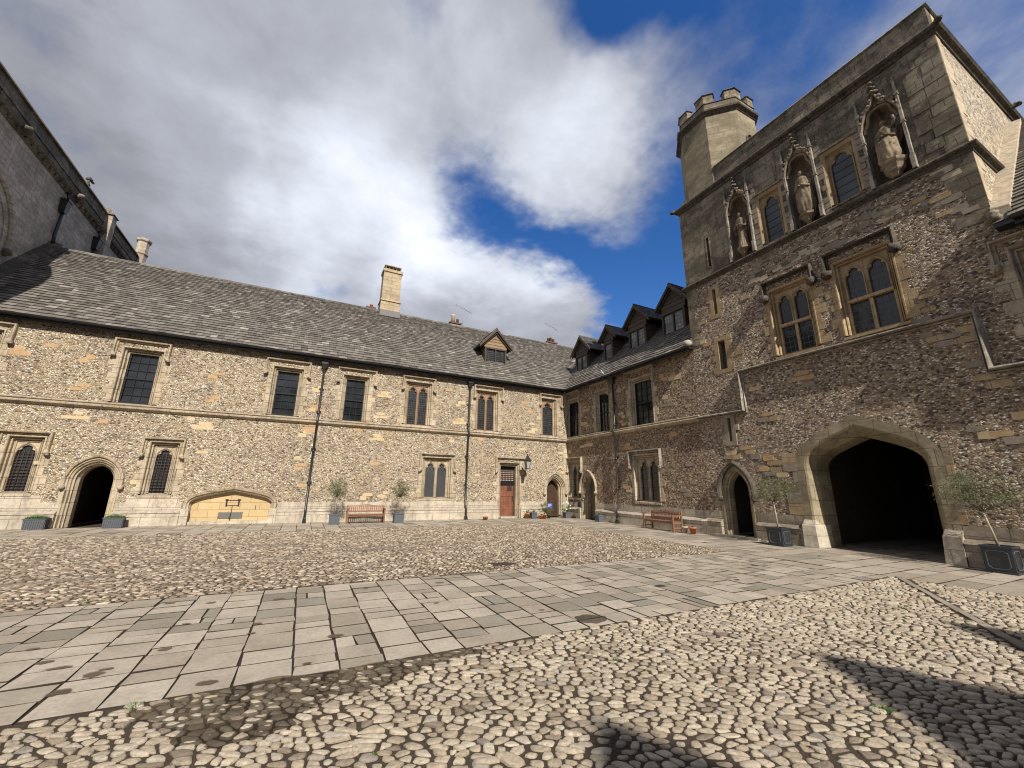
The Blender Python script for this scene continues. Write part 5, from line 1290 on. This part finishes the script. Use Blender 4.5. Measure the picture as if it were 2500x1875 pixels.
rb.fbox(FB, -8.5, YT0-.02, EZ2-.14, EZ2-.035, -.05, .33, 'black_iron')
slates(rb, (XE, -8.5, EZ2), (0, 1, 0), (C2_, 0, C2_), [(0, -.04), (8.5+YT0-.26, -.04), (8.5+YT0-.26, L2_), (0, L2_)], 'slate', .24, .18, seed=19)
rb.build('roof', sr)
# coped verge against the tower, ending on a carved corbel
mb = MB(); vs = []
for (x, z) in ((XE+.25, EZ2+.25), (XE+5.2, EZ2+5.2)):
    vs += [(x, YT0-.30, z-.3), (x, YT0-.002, z-.3), (x, YT0-.002, z+.22), (x, YT0-.30, z+.16)]
mb.add(vs, [(0, 1, 2, 3), (7, 6, 5, 4), (0, 4, 5, 1), (1, 5, 6, 2), (2, 6, 7, 3), (3, 7, 4, 0)], 'ashlar'); mb.build('coping', sr)
mb = MB(); mb.blob((XB-.16, YT0-.06, 7.86), (.26, .13, .12), 'black_stone', .25, 3); mb.blob((XB-.05, YT0-.02, 8.02), (.16, .12, .11), 'grey_block', .25, 4); mb.build('corbel', sr)
gutter(FB, -8.5, YT0-.32, .42, EZ2-.01, sr, .09)
print('side range', round(time.time()-T0, 1))
# ================================================================== CHAPEL beyond the north range, on the left
cp = thing('chapel', (XC, 26, 0), 'tall grey stone chapel with black parapet rising behind the slate roof', 'chapel')
FC = Frame((XC, 0, 0), (0, 1, 0), (1, 0, 0))
PT, SS = 16.55, 15.20
mb = wall_panel(FC, 14.6, 34.2, 6.0, SS, [], 'chapel_stone')
mb.box(XC-9, XC-.01, 14.6, 14.8, 0, SS, 'chapel_stone'); mb.box(XC-9, XC-.01, 34.0, 34.2, 0, SS, 'chapel_stone')
# unseen buttress, placed and sized to throw the shadow on the slates
mb.box(XC-.01, XC+.62, 14.6, 15.8, 0, 15.9, 'chapel_stone'); mb.hexa([(XC-.01, 14.6, 15.9), (XC+.62, 14.6, 15.9), (XC+.62, 15.8, 15.9), (XC-.01, 15.8, 15.9), (XC-.01, 14.6, 17.2), (XC+.1, 14.6, 17.2), (XC+.1, 15.8, 17.2), (XC-.01, 15.8, 17.2)], 'chapel_stone')
mb.build('wall', cp)
mb = MB(); mb.sweep(FC, [(14.6, SS), (34.2, SS)], [(-.22, -.02), (-.20, .05), (-.10, .10), (-.05, .22), (.03, .26), (.06, .22), (.18, .04), (.18, -.02)], 'chapel_dark')
rd = random.Random(4)
for i in range(34): s = 18+i*.48+rd.uniform(-.1, .1); mb.blob(FC.P(s, SS-.14, .14), (.07, .07, .07), 'chapel_dark', .3, i, 1)
for s in (20.6, 25.0): mb.blob(FC.P(s, SS+.02, .30), (.18, .2, .16), 'chapel_dark', .3, int(s))
mb.build('cornice', cp)
mb = MB(); mb.fbox(FC, 14.6, 34.2, SS+.15, PT-.22, -.45, .0, 'chapel_dark'); mb.fbox(FC, 14.6, 34.2, SS+.55, SS+.62, 0, .05, 'chapel_dark')
mb.hexa([FC.P(14.6, PT-.22, -.55), FC.P(34.2, PT-.22, -.55), FC.P(34.2, PT-.22, .12), FC.P(14.6, PT-.22, .12), FC.P(14.6, PT, -.40), FC.P(34.2, PT, -.40), FC.P(34.2, PT, .0), FC.P(14.6, PT, .0)], 'black_stone')
mb.build('parapet', cp)
# gabled buttress head that catches the sun
mb = MB(); mb.fbox(FC, 28.25, 28.75, 12.5, 16.35, -.02, .34, 'chapel_stone')
mb.hexa([FC.P(28.17, 16.35, -.1), FC.P(28.83, 16.35, -.1), FC.P(28.83, 16.35, .42), FC.P(28.17, 16.35, .42), FC.P(28.35, 16.75, -.1), FC.P(28.65, 16.75, -.1), FC.P(28.65, 16.75, .1), FC.P(28.35, 16.75, .1)], 'chapel_dark')
mb.build('buttress', cp)
mb = MB(); mb.lathe((XC+.05, 33.6, 0), [(.34, 14), (.34, 16.6), (.40, 16.7), (.34, 16.8), (.34, 17.55), (.42, 17.65), (.44, 17.76), (.38, 17.82)], 'chapel_stone', 8, False); mb.build('turret', cp)
for s, zb in ((24.45, 12.3), (27.9, 12.6)):
    mb = MB(); mb.tube([FC.P(s, zb, .15), FC.P(s, zb+.4, .12), FC.P(s+.05, 14.3, .12)], .07, 'black_iron', 8)
    mb.hexa([FC.P(s-.10, 13.9, 0), FC.P(s+.14, 13.9, 0), FC.P(s+.14, 13.9, .22), FC.P(s-.10, 13.9, .22), FC.P(s-.16, 14.5, 0), FC.P(s+.20, 14.5, 0), FC.P(s+.20, 14.5, .28), FC.P(s-.16, 14.5, .28)], 'black_iron')
    mb.fbox(FC, s-.19, s+.23, 14.5, 14.58, 0, .31, 'black_iron'); mb.tube([FC.P(s+.02, 14.6, .2), FC.P(s+.02, 15.0, .1)], .06, 'black_iron', 8); mb.build('downpipe', cp)
# blind tracery arch just entering the frame
mb = MB(); ap = arch(20.2, 1.85, 10.7, 12.95, 12, 10.5); mb.sweep(FC, ap, [(0, -.01), (0, .05), (.06, .12), (.16, .14), (.20, .04), (.20, -.01)], 'chapel_stone'); mb.sweep(FC, arch(20.2, 1.55, 10.7, 12.6, 12, 9.0), [(0, -.01), (0, .03), (.08, .06), (.12, -.01)], 'chapel_stone'); mb.blob(FC.P(22.1, 10.45, .12), (.14, .16, .16), 'chapel_dark', .3, 2); mb.build('window', cp)
# stone coping where the range's roof meets the chapel
mb = MB(); vs = []
for (y, z) in ((YA-EO-.3, EZ-.25), (YA+RI, RZ+.02)):
    vs += [(XC, y, z-.2), (XC+.42, y, z-.2), (XC+.42, y, z+.16), (XC, y, z+.26)]
mb.add(vs, [(0, 1, 2, 3), (7, 6, 5, 4), (0, 4, 5, 1), (1, 5, 6, 2), (2, 6, 7, 3), (3, 7, 4, 0)], 'chapel_dark'); mb.build('coping', cp)
mb = MB(); y, z = 26.1, PT
mb.tube([(XC-.1, y, z-.05), (XC-.1, y, z+.32)], [.08, .05], 'chapel_dark', 8); mb.blob((XC-.1, y+.03, z+.42), (.13, .15, .12), 'chapel_dark', .35, 6); mb.blob((XC-.02, y+.18, z+.36), (.07, .12, .06), 'chapel_dark', .3, 7); mb.blob((XC-.1, y+.10, z+.15), (.05, .14, .03), 'chapel_dark', .3, 8)
mb.build('finial', cp)
# ================================================================== SOUTH RANGE behind the camera (its shadow falls across the cobbles)
so = thing('gabled_range', (2, -9, 0), 'slate roofed flint range closing the courtyard behind the camera', 'building')
mb = MB(); mb.box(-14, XB+9, -16.6, -8.5, 0, 7.4, 'flint_wall'); mb.build('wall', so)
mb = MB(); mb.add([(-14, -8.2, 7.4), (XB+9, -8.2, 7.4), (XB+9, -12.6, 12.15), (-14, -12.6, 12.15), (-14, -17, 7.4), (XB+9, -17, 7.4)], [(0, 1, 2, 3), (3, 2, 5, 4), (0, 3, 4), (1, 5, 2)], 'slate_dark'); rfs = mb.build('roof', so)
FG = Frame((0, -12.5, 0), (1, 0, 0), (0, 1, 0))
for x, w_, h_ in ((.22, 1.25, 13.86), (3.02, 1.3, 13.87), (5.72, 1.3, 13.78)):
    mb = MB(); mb.prism(FG, [(x-w_, 12.0), (x+w_, 12.0), (x+.04, h_), (x-.04, h_)], -.5, 0, 'ashlar'); mb.build('gable', rfs)
# ---- distant chimney stacks and aerials behind the ridge
def stack(x, y, w, z0, z1, pots, label):
    t = thing('chimney_stack', (x, y, z0), label, 'chimney stack')
    mb = MB(); mb.box(x-w, x+w, y-.25, y+.25, z0, z1-.1, 'brown_brick'); mb.box(x-w-.05, x+w+.05, y-.30, y+.30, z1-.1, z1, 'brown_brick'); mb.build('stack', t)
    for px_, r_, h_, m_ in pots: mb = MB(); mb.lathe((x+px_, y, z1), [(r_, 0), (r_*.8, h_*.8), (r_*.95, h_*.85), (r_*.95, h_)], m_, 10); mb.build('chimney_pot', t)
stack(8.2, YA+RI+1.0, .38, 11.5, 12.72, [(-.12, .15, .62, 'yellow_block'), (.2, .11, .34, 'brown_brick')], 'small brick chimney stack with pale square pot behind the ridge')
stack(16.5, YA+RI+1.6, .45, 11.5, 12.95, [(-.22, .11, .34, 'brown_brick'), (0, .12, .42, 'brown_brick'), (.25, .11, .34, 'brown_brick')], 'brown brick chimney stack with three pots near the roof corner')
stack(2.55, YA+RI+1.2, .25, 11.5, 12.72, [(.05, .11, .25, 'terracotta')], 'low chimney stack with one red pot beside the big stone chimney')
def aerial(x, y, z0, z1, L, label):
    t = thing('television_aerial', (x, y, z0), label, 'aerial'); mb = MB(); mb.tube([(x, y, z0), (x, y, z1)], .02, 'aerial_metal', 6); mb.build('mast', t)
    mb = MB(); a = Vector((x-L*.45, y-.1, z1+.17)); b_ = Vector((x+L*.55, y+.1, z1-.14)); mb.tube([a, b_], .014, 'aerial_metal', 5)
    for i in range(9):
        q = a.lerp(b_, i/8); k = .22-.014*i; mb.tube([q+Vector((0, k, 0)), q-Vector((0, k, 0))], .007, 'aerial_metal', 4)
    mb.tube([a+Vector((0, 0, .14)), a, a-Vector((0, 0, .14))], .012, 'aerial_metal', 5); mb.build('boom', t)
aerial(8.78, YA+RI+1.0, 12.1, 13.95, 1.25, 'thin television aerial on a mast beside the pale chimney pot')
aerial(16.55, YA+RI+1.6, 12.9, 14.35, 1.2, 'thin television aerial above the three pot chimney by the roof corner')
print('buildings', round(time.time()-T0, 1))
# ================================================================== THINGS IN THE COURT
def bench(loc, rotz, L, label):
    t = bpy.data.objects.new('garden_bench', None); COL.objects.link(t); t.empty_display_size = .3
    tag(t, label, 'bench', 'wooden benches against the walls'); t.location = loc; t.rotation_euler = (0, 0, rotz)
    k = .92; D = .52*k; sz = .42*k; bz = .86*k; m = 'teak'
    def part(name, fn, par=t):
        mb = MB(); fn(mb); me = mb.build(name, None); me.parent = par; return me
    # local axes: x along the bench, -y is the front
    part('seat', lambda b: [b.box(-L/2+.03, L/2-.03, -D/2+.01+i*.088, -D/2+.083+i*.088, sz-.022, sz, m) for i in range(5)]+[b.box(-L/2+.05, L/2-.05, -D/2+.04, -D/2+.065, sz-.09, sz-.024, m)])
    def back(b):
        y = D/2-.06
        n = 14; xs = [(-L/2+.06)+(L-.12)*i/n for i in range(n+1)]
        hz = lambda x: bz-.07+.055*math.exp(-(x/(L*.16))**2)+(.0)
        for i in range(n):
            a, c_ = xs[i], xs[i+1]; b.hexa([(a, y-.005, hz(a)-.05), (c_, y-.005, hz(c_)-.05), (c_, y+.03, hz(c_)-.05), (a, y+.03, hz(a)-.05), (a, y+.015, hz(a)+.02), (c_, y+.015, hz(c_)+.02), (c_, y+.045, hz(c_)+.02), (a, y+.045, hz(a)+.02)], m)
        b.box(-L/2+.06, L/2-.06, y-.03, y, sz+.08, sz+.13, m)
        k_ = int((L-.16)/.075)
        for i in range(k_):
            x = -L/2+.11+(L-.22)*i/(k_-1); b.hexa([(x-.022, y-.022, sz+.13), (x+.022, y-.022, sz+.13), (x+.022, y-.008, sz+.13), (x-.022, y-.008, sz+.13), (x-.022, y+.008, hz(x)-.05), (x+.022, y+.008, hz(x)-.05), (x+.022, y+.022, hz(x)-.05), (x-.022, y+.022, hz(x)-.05)], m)
    part('backrest', back)
    for sg in (-1, 1):
        x = sg*(L/2-.03)
        part('leg', lambda b: b.box(x-.03, x+.03, -D/2, -D/2+.06, 0, sz+.20, m)); part('leg', lambda b: b.hexa([(x-.03, D/2-.06, 0), (x+.03, D/2-.06, 0), (x+.03, D/2, 0), (x-.03, D/2, 0), (x-.03, D/2-.02, bz-.05), (x+.03, D/2-.02, bz-.05), (x+.03, D/2+.03, bz-.05), (x-.03, D/2+.03, bz-.05)], m))
        part('armrest', lambda b: b.box(x-.04, x+.04, -D/2-.03, D/2-.02, sz+.20, sz+.235, m)); part('stretcher', lambda b: b.box(x-.02, x+.02, -D/2+.06, D/2-.06, .12, .17, m))
        part('side_rail', lambda b: b.box(x-.02, x+.02, -D/2+.06, D/2-.05, sz-.09, sz-.025, m))
    return t
bench((2.66, 19.45, 0), R(-2), 1.58, 'wooden garden bench seen from the front between two grey potted olive trees')
bench((13.42, 12.88, 0), R(-90-4), 1.72, 'wooden garden bench with arched back seen side-on beside shaded wall')
def leafy(mb, c, rad, n, mat, L=.05, W=.014, seed=0, clump=12, gap=.25, flat=.0):
    """leaves gathered in many small clumps spread through a crown"""
    rd = random.Random(seed); cl = []
    while len(cl) < clump:
        v = Vector((rd.uniform(-1, 1), rd.uniform(-1, 1), rd.uniform(-1, 1)))
        if v.length < 1 and v.length > .15: cl.append((v, rd.uniform(.22, .42)))
    VS = []; FS = []
    for i in range(n):
        v, r = rd.choice(cl); p = v+Vector((rd.gauss(0, r*.5), rd.gauss(0, r*.5), rd.gauss(0, r*.5)))
        p = Vector((c[0]+p.x*rad[0], c[1]+p.y*rad[1], c[2]+p.z*rad[2]))
        d = Vector((rd.gauss(0, 1), rd.gauss(0, 1), rd.gauss(0.3, 1))).normalized(); s = d.cross(Vector((rd.gauss(0, 1), rd.gauss(0, 1), rd.gauss(0, 1)))).normalized()
        l = L*rd.uniform(.6, 1.25); w = W*rd.uniform(.7, 1.3); b = len(VS)
        VS += [p-d*l/2, p+s*w/2, p+d*l/2, p-s*w/2]; FS.append((b, b+1, b+2, b+3))
    mb.add(VS, FS, mat)
def tree(x, y, z0, zt, lean, crad, cz, label, planter, pw, ph, seed, rot=0, pot_mat='planter_grey', panel=False):
    t = thing('potted_olive_tree', (x, y, 0), label, 'potted tree', 'olive trees in square planters')
    mb = MB(); mb.xf = Matrix.Translation((planter[0], planter[1], 0)) @ Matrix.Rotation(rot, 4, 'Z')
    a = pw/2
    mb.hexa([(-a*.94, -a*.94, .0), (a*.94, -a*.94, .0), (a*.94, a*.94, .0), (-a*.94, a*.94, .0), (-a, -a, ph), (a, -a, ph), (a, a, ph), (-a, a, ph)], pot_mat)
    for q in ((-a-.015, a+.015, -a-.015, -a+.03), (-a-.015, a+.015, a-.03, a+.015), (-a-.015, -a+.03, -a+.03, a-.03), (a-.03, a+.015, -a+.03, a-.03)): mb.box(*q, ph-.02, ph+.025, pot_mat)
    if panel:
        mb.box(-a-.012, a+.012, -a-.012, a+.012, .002, .045, pot_mat)
        for ax in range(4):
            rm = mb.xf; mb.xf = rm @ Matrix.Rotation(ax*math.pi/2, 4, 'Z'); i_ = a*.70; c_ = .05; zz0, zz1 = .09, ph-.07; yf = -a-.008
            lp = [(-i_+c_, zz0), (i_-c_, zz0), (i_, zz0+c_), (i_, zz1-c_), (i_-c_, zz1), (-i_+c_, zz1), (-i_, zz1-c_), (-i_, zz0+c_)]
            for k in range(8): p, q = lp[k], lp[(k+1) % 8]; mb.tube([(p[0], yf+.006-.022*(1-p[1]/ph)*0, p[1]), (q[0], yf+.006, q[1])], .010, 'lead_grey', 4, False)
            mb.xf = rm
    mb.box(-a+.03, a-.03, -a+.03, a-.03, ph-.08, ph-.015, 'soil')
    mb.build('planter', t)
    tr = MB(); b0 = Vector((planter[0], planter[1], ph-.03)); b1 = Vector((x+lean[0], y+lean[1], zt)); rd = random.Random(seed); mid = b0.lerp(b1, .5)+Vector((lean[0]*-.15, lean[1]*-.15, 0))
    tr.tube([b0, mid, b1], [.026, .021, .018], 'bark', 8)
    for i in range(26):
        v = Vector((rd.gauss(0, 1), rd.gauss(0, 1), abs(rd.gauss(.35, .7)))).normalized(); e = Vector((b1.x+v.x*crad[0]*.85, b1.y+v.y*crad[1]*.85, b1.z+v.z*crad[2]*1.5)); mm = b1.lerp(e, .5)+Vector((rd.gauss(0, .03), rd.gauss(0, .03), .04))
        tr.tube([b1, mm, e], [.010, .006, .003], 'twig', 4)
    tr.build('trunk', t)
    cr = MB(); leafy(cr, (b1.x, b1.y, cz), crad, 2300, 'olive_leaf', .055, .013, seed, 60); leafy(cr, (b1.x, b1.y, cz-.02), (crad[0]*1.08, crad[1]*1.08, crad[2]*1.05), 700, 'grey_leaf', .055, .013, seed+1, 30)
    cr.build('crown', t, recalc=False); return t
tree(1.39, 19.2, .4, 1.12, (0, 0), (.40, .36, .42), 1.46, 'potted olive tree in plain grey planter left of the front-facing bench', (1.39, 19.3), .40, .38, 1)
tree(4.03, 19.2, .4, 1.10, (.0, 0), (.42, .36, .42), 1.44, 'potted olive tree in grey planter right of the front-facing bench', (4.03, 19.25), .42, .39, 2)
tree(13.25, 8.05, .5, 1.28, (0, .05), (.45, .62, .38), 1.66, 'potted olive tree in black panelled planter between small doorway and archway', (13.27, 8.08), .46, .50, 3, pot_mat='lead_black', panel=True)
tree(13.45, 3.62, .5, 1.24, (.0, .05), (.42, .58, .42), 1.68, 'potted olive tree in black panelled planter right of wide dark archway', (13.52, 3.58), .46, .52, 4, pot_mat='lead_black', panel=True)
def trough_planter(x, y, label, seed):
    t = thing('planter_box', (x, y, 0), label, 'planter', 'ribbed lead planters flanking the doorway'); mb = MB(); w, d, h = .27, .16, .36
    mb.hexa([(x-w*.93, y-d*.93, 0), (x+w*.93, y-d*.93, 0), (x+w*.93, y+d*.93, 0), (x-w*.93, y+d*.93, 0), (x-w, y-d, h), (x+w, y-d, h), (x+w, y+d, h), (x-w, y+d, h)], 'lead_grey')
    mb.box(x-w-.02, x+w+.02, y-d-.02, y+d+.02, h-.03, h, 'lead_grey')
    for i in range(9): xx = x-w+.05+(2*w-.1)*i/8; mb.box(xx-.007, xx+.007, y-d-.010, y-d+.03, .04, h-.08, 'lead_grey'); mb.box(xx-.012, xx+.012, y-d-.012, y-d+.02, h-.11, h-.09, 'planter_grey')
    for i in range(5): yy = y-d+.05+(2*d-.1)*i/4; mb.box(x+w-.02, x+w+.008, yy-.006, yy+.006, .04, h-.08, 'lead_grey')
    mb.build('box', t); pl = MB(); rd = random.Random(seed); VS = []; FS = []
    for i in range(900):
        a = Vector((x+rd.uniform(-w*.9, w*.9), y+rd.uniform(-d*.9, d*.9), h-.01)); d_ = Vector((rd.gauss(0, .35), rd.gauss(0, .35), 1)).normalized(); l = rd.uniform(.04, .13)*(1.2-abs(a.x-x)/w*.5); s = Vector((rd.gauss(0, 1), rd.gauss(0, 1), 0)).normalized()*.006
        b_ = len(VS); VS += [a-s, a+s, a+d_*l]; FS.append((b_, b_+1, b_+2))
    pl.add(VS, FS, 'fresh_leaf'); pl.build('plant', t, recalc=False)
trough_planter(-7.83, 20.02, 'grey ribbed planter of green grass left of the leftmost open doorway', 1)
trough_planter(-5.80, 19.92, 'grey ribbed planter of green grass right of the leftmost open doorway', 2)
def pot(x, y, r, h, label, mat='terracotta', plant=None, seed=0, name='flower_pot', group=None, flowers=None, sq=False, ps=.12, pn=200, ph=None):
    t = thing(name, (x, y, 0), label, 'plant pot', group); mb = MB()
    if sq: mb.hexa([(x-r*.9, y-r*.9, 0), (x+r*.9, y-r*.9, 0), (x+r*.9, y+r*.9, 0), (x-r*.9, y+r*.9, 0), (x-r, y-r, h), (x+r, y-r, h), (x+r, y+r, h), (x-r, y+r, h)], mat); mb.box(x-r-.012, x+r+.012, y-r-.012, y+r+.012, h-.03, h+.003, mat)
    else: mb.lathe((x, y, 0), [(r*.68, 0), (r*.9, h*.78), (r*1.02, h*.79), (r*1.05, h), (r*.9, h), (r*.88, h*.93)], mat, 18)
    mb.build('pot', t); mb = MB(); mb.lathe((x, y, h*.9), [(r*.8, 0), (r*.8, .012)], 'soil', 12); mb.build('soil', t)
    if plant:
        zz_ = ph or h+ps*.8; mb = MB(); rd = random.Random(seed)
        for i in range(14): a = Vector((x+rd.gauss(0, ps*.6), y+rd.gauss(0, ps*.5), zz_+rd.uniform(-.02, ps*.5))); mb.tube([(x, y, h*.9), ((x+a.x)/2, (y+a.y)/2, (h+a.z)/2+.02), a], .0035, 'twig', 4)
        leafy(mb, (x, y, zz_), (ps, ps, ps*.9), pn, plant, .045, .018, seed, 16); mb.build('plant', t, recalc=False)
        if flowers:
            fm, nf, fr = flowers
            for i in range(nf): mb = MB(); v = Vector((rd.gauss(0, 1), rd.gauss(-.3, 1), rd.gauss(.4, 1))).normalized(); mb.blob((x+v.x*ps*1.1, y+v.y*ps*1.1, zz_+v.z*ps*1.1), (fr, fr, fr*.8), fm, .3, i, 1); mb.build('flower', t)
    return t
pot(8.47, 19.75, .15, .155, 'wide shallow empty terracotta bowl between the downpipe and red door', name='terracotta_bowl')
G1 = 'pots grouped outside the corner doorway'
pot(10.98, 19.92, .12, .28, 'terracotta pot with yellow flowers leftmost outside the corner doorway', plant='fresh_leaf', seed=1, group=G1, flowers=('yellow_petal', 7, .018), ps=.10)
pot(11.30, 19.85, .15, .32, 'dark square planter with grey foliage behind the terracotta pots', mat='lead_grey', plant='grey_leaf', seed=2, sq=True, group=G1, ps=.13, pn=160)
pot(11.56, 19.45, .11, .18, 'smallest terracotta pot in front of the dark square planter', plant='fresh_leaf', seed=3, group=G1, ps=.06, pn=60)
pot(11.80, 19.55, .15, .24, 'terracotta pot with tall bushy green plant beside the blue sign', plant='olive_leaf', seed=4, group=G1, ps=.32, pn=1300, ph=.55)
pot(12.18, 19.70, .10, .22, 'dark green glazed pot with trailing plant left of corner doorway', mat='green_glaze', plant='olive_leaf', seed=5, group=G1, ps=.22, pn=500, ph=.42)
pot(13.35, 19.70, .17, .30, 'grey square planter of white flowers right of the corner doorway', mat='planter_grey', plant='fresh_leaf', seed=6, sq=True, group=G1, flowers=('white_petal', 9, .05), ps=.27, pn=700, ph=.55)
pot(13.62, 19.35, .09, .14, 'small brown pot with dry stems in the wall corner', mat='brown_brick', plant='grey_leaf', seed=7, group=G1, ps=.12, pn=90)
pot(13.52, 17.05, .17, .32, 'grey square planter with sparse pale plant right of pale corner arch', mat='planter_grey', plant='grey_leaf', seed=8, sq=True, ps=.16, pn=160)
pot(13.38, 11.72, .115, .24, 'pale pink pot beside the right leg of side-on bench', mat='pale_pot', plant='grey_leaf', seed=9, ps=.06, pn=50)
pot(13.42, 11.38, .13, .24, 'terracotta pot standing alone between side-on bench and small doorway', plant='grey_leaf', seed=10, ps=.05, pn=40)
# blue notice by the corner doorway
t = thing('notice_board', (12.40, 19.98, 0), 'small blue notice with white lettering beside the corner doorway', 'sign'); mb = MB()
mb.tube([(12.40, 19.98, 0), (12.40, 19.98, .52)], .012, 'black_iron', 6); mb.build('post', t)
mb = MB(); mb.box(12.22, 12.58, 19.955, 19.97, .52, .78, 'sign_blue'); bd = mb.build('board', t); mb = MB()
rd = random.Random(2)
for z, a, b_ in ((.71, 12.28, 12.52), (.655, 12.30, 12.50), (.59, 12.27, 12.42)):
    x = a
    while x < b_: w_ = rd.uniform(.012, .022); mb.box(x, x+w_, 19.951, 19.954, z, z+.028, 'sign_white'); x += w_+.009
mb.build('lettering', bd)
t = thing('notice_stand', (13.70, 19.0, 0), 'small dark notice on a stand in the wall corner', 'sign'); mb = MB(); mb.box(13.60, 13.80, 18.99, 19.0, .62, .86, 'sash_black'); mb.build('board', t); mb = MB(); mb.tube([(13.70, 19.01, 0), (13.70, 19.01, .64)], .012, 'black_iron', 6); mb.build('post', t)
# wall lantern over the red door
t = thing('wall_lantern', (10.72, YA, 2.9), 'black iron lantern on a bracket above the red door', 'lantern'); lx, ly = 10.80, YA-.75
mb = MB(); mb.tube([(10.95, YA+.02, 2.62), (10.93, YA-.3, 2.60), (lx, ly, 2.60)], .014, 'black_iron', 6); mb.tube([(10.95, YA+.02, 2.15), (10.90, YA-.25, 2.3), (lx+.03, ly+.15, 2.58)], .010, 'black_iron', 6); mb.build('bracket', t)
mb = MB(); mb.lathe((lx, ly, 0), [(.10, 2.60), (.17, 3.02)], 'lamp_glass', 4, False, R(45)); mb.build('pane', t)
mb = MB()
for k in range(4):
    a = R(45+90*k); mb.tube([(lx+.105*math.cos(a), ly+.105*math.sin(a), 2.60), (lx+.178*math.cos(a), ly+.178*math.sin(a), 3.02)], .010, 'black_iron', 5)
mb.lathe((lx, ly, 0), [(.12, 2.57), (.12, 2.61), (.10, 2.612)], 'black_iron', 4, False, R(45)); mb.lathe((lx, ly, 0), [(.24, 3.01), (.24, 3.04), (.10, 3.16), (.085, 3.18), (.085, 3.24), (.04, 3.30), (.025, 3.36), (.01, 3.40)], 'black_iron', 4, False, R(45)); mb.build('frame', t)
# pigeons
def pigeon(x, y, z, a, label):
    mb = MB(); mb.xf = Matrix.Translation((x, y, z)) @ Matrix.Rotation(a, 4, 'Z')
    prof = [(-.17, .012, .0), (-.10, .035, .02), (-.03, .062, .04), (.05, .066, .06), (.09, .045, .10), (.105, .028, .135), (.125, .032, .165), (.155, .018, .17), (.175, .004, .165)]
    vs = [(px_, r_*math.cos(2*math.pi*k/10), .07+zc+r_*math.sin(2*math.pi*k/10)) for px_, r_, zc in prof for k in range(10)]
    mb.add(vs, [(i*10+j, i*10+(j+1) % 10, (i+1)*10+(j+1) % 10, (i+1)*10+j) for i in range(len(prof)-1) for j in range(10)]+[tuple(range(10)), tuple((len(prof)-1)*10+j for j in range(10))], 'pigeon_grey', True)
    for s in (-1, 1): mb.tube([(0, s*.02, .06), (.01, s*.02, 0)], .005, 'terracotta', 5)
    tag(mb.build('pigeon'), label, 'bird')
pigeon(XB-EO-.03, 16.45, EZ+.03, R(200), 'pale pigeon perched on gutter below the four dormers')
# scrolled iron handrail end at the far left
t = thing('iron_scroll', (-8.95, YA-.5, 0), 'curled black iron scroll at the left edge by the barred window', 'handrail')
mb = MB(); mb.tube([(-9.6, YA-.45, .0), (-9.6, YA-.45, .85)], .016, 'black_iron', 6); mb.build('post', t)
mb = MB(); pts = [(-9.6, YA-.45, .85), (-9.35, YA-.45, .87), (-9.12, YA-.45, .78), (-9.0, YA-.45, .62)]+[(-9.07+.07*math.cos(a), YA-.45, .60+.07*math.sin(a)) for a in [0-i*.6 for i in range(1, 8)]]
mb.tube(pts, .013, 'black_iron', 6); mb.build('rail', t)
print('done', round(time.time()-T0, 1), 'objects', len(bpy.data.objects))
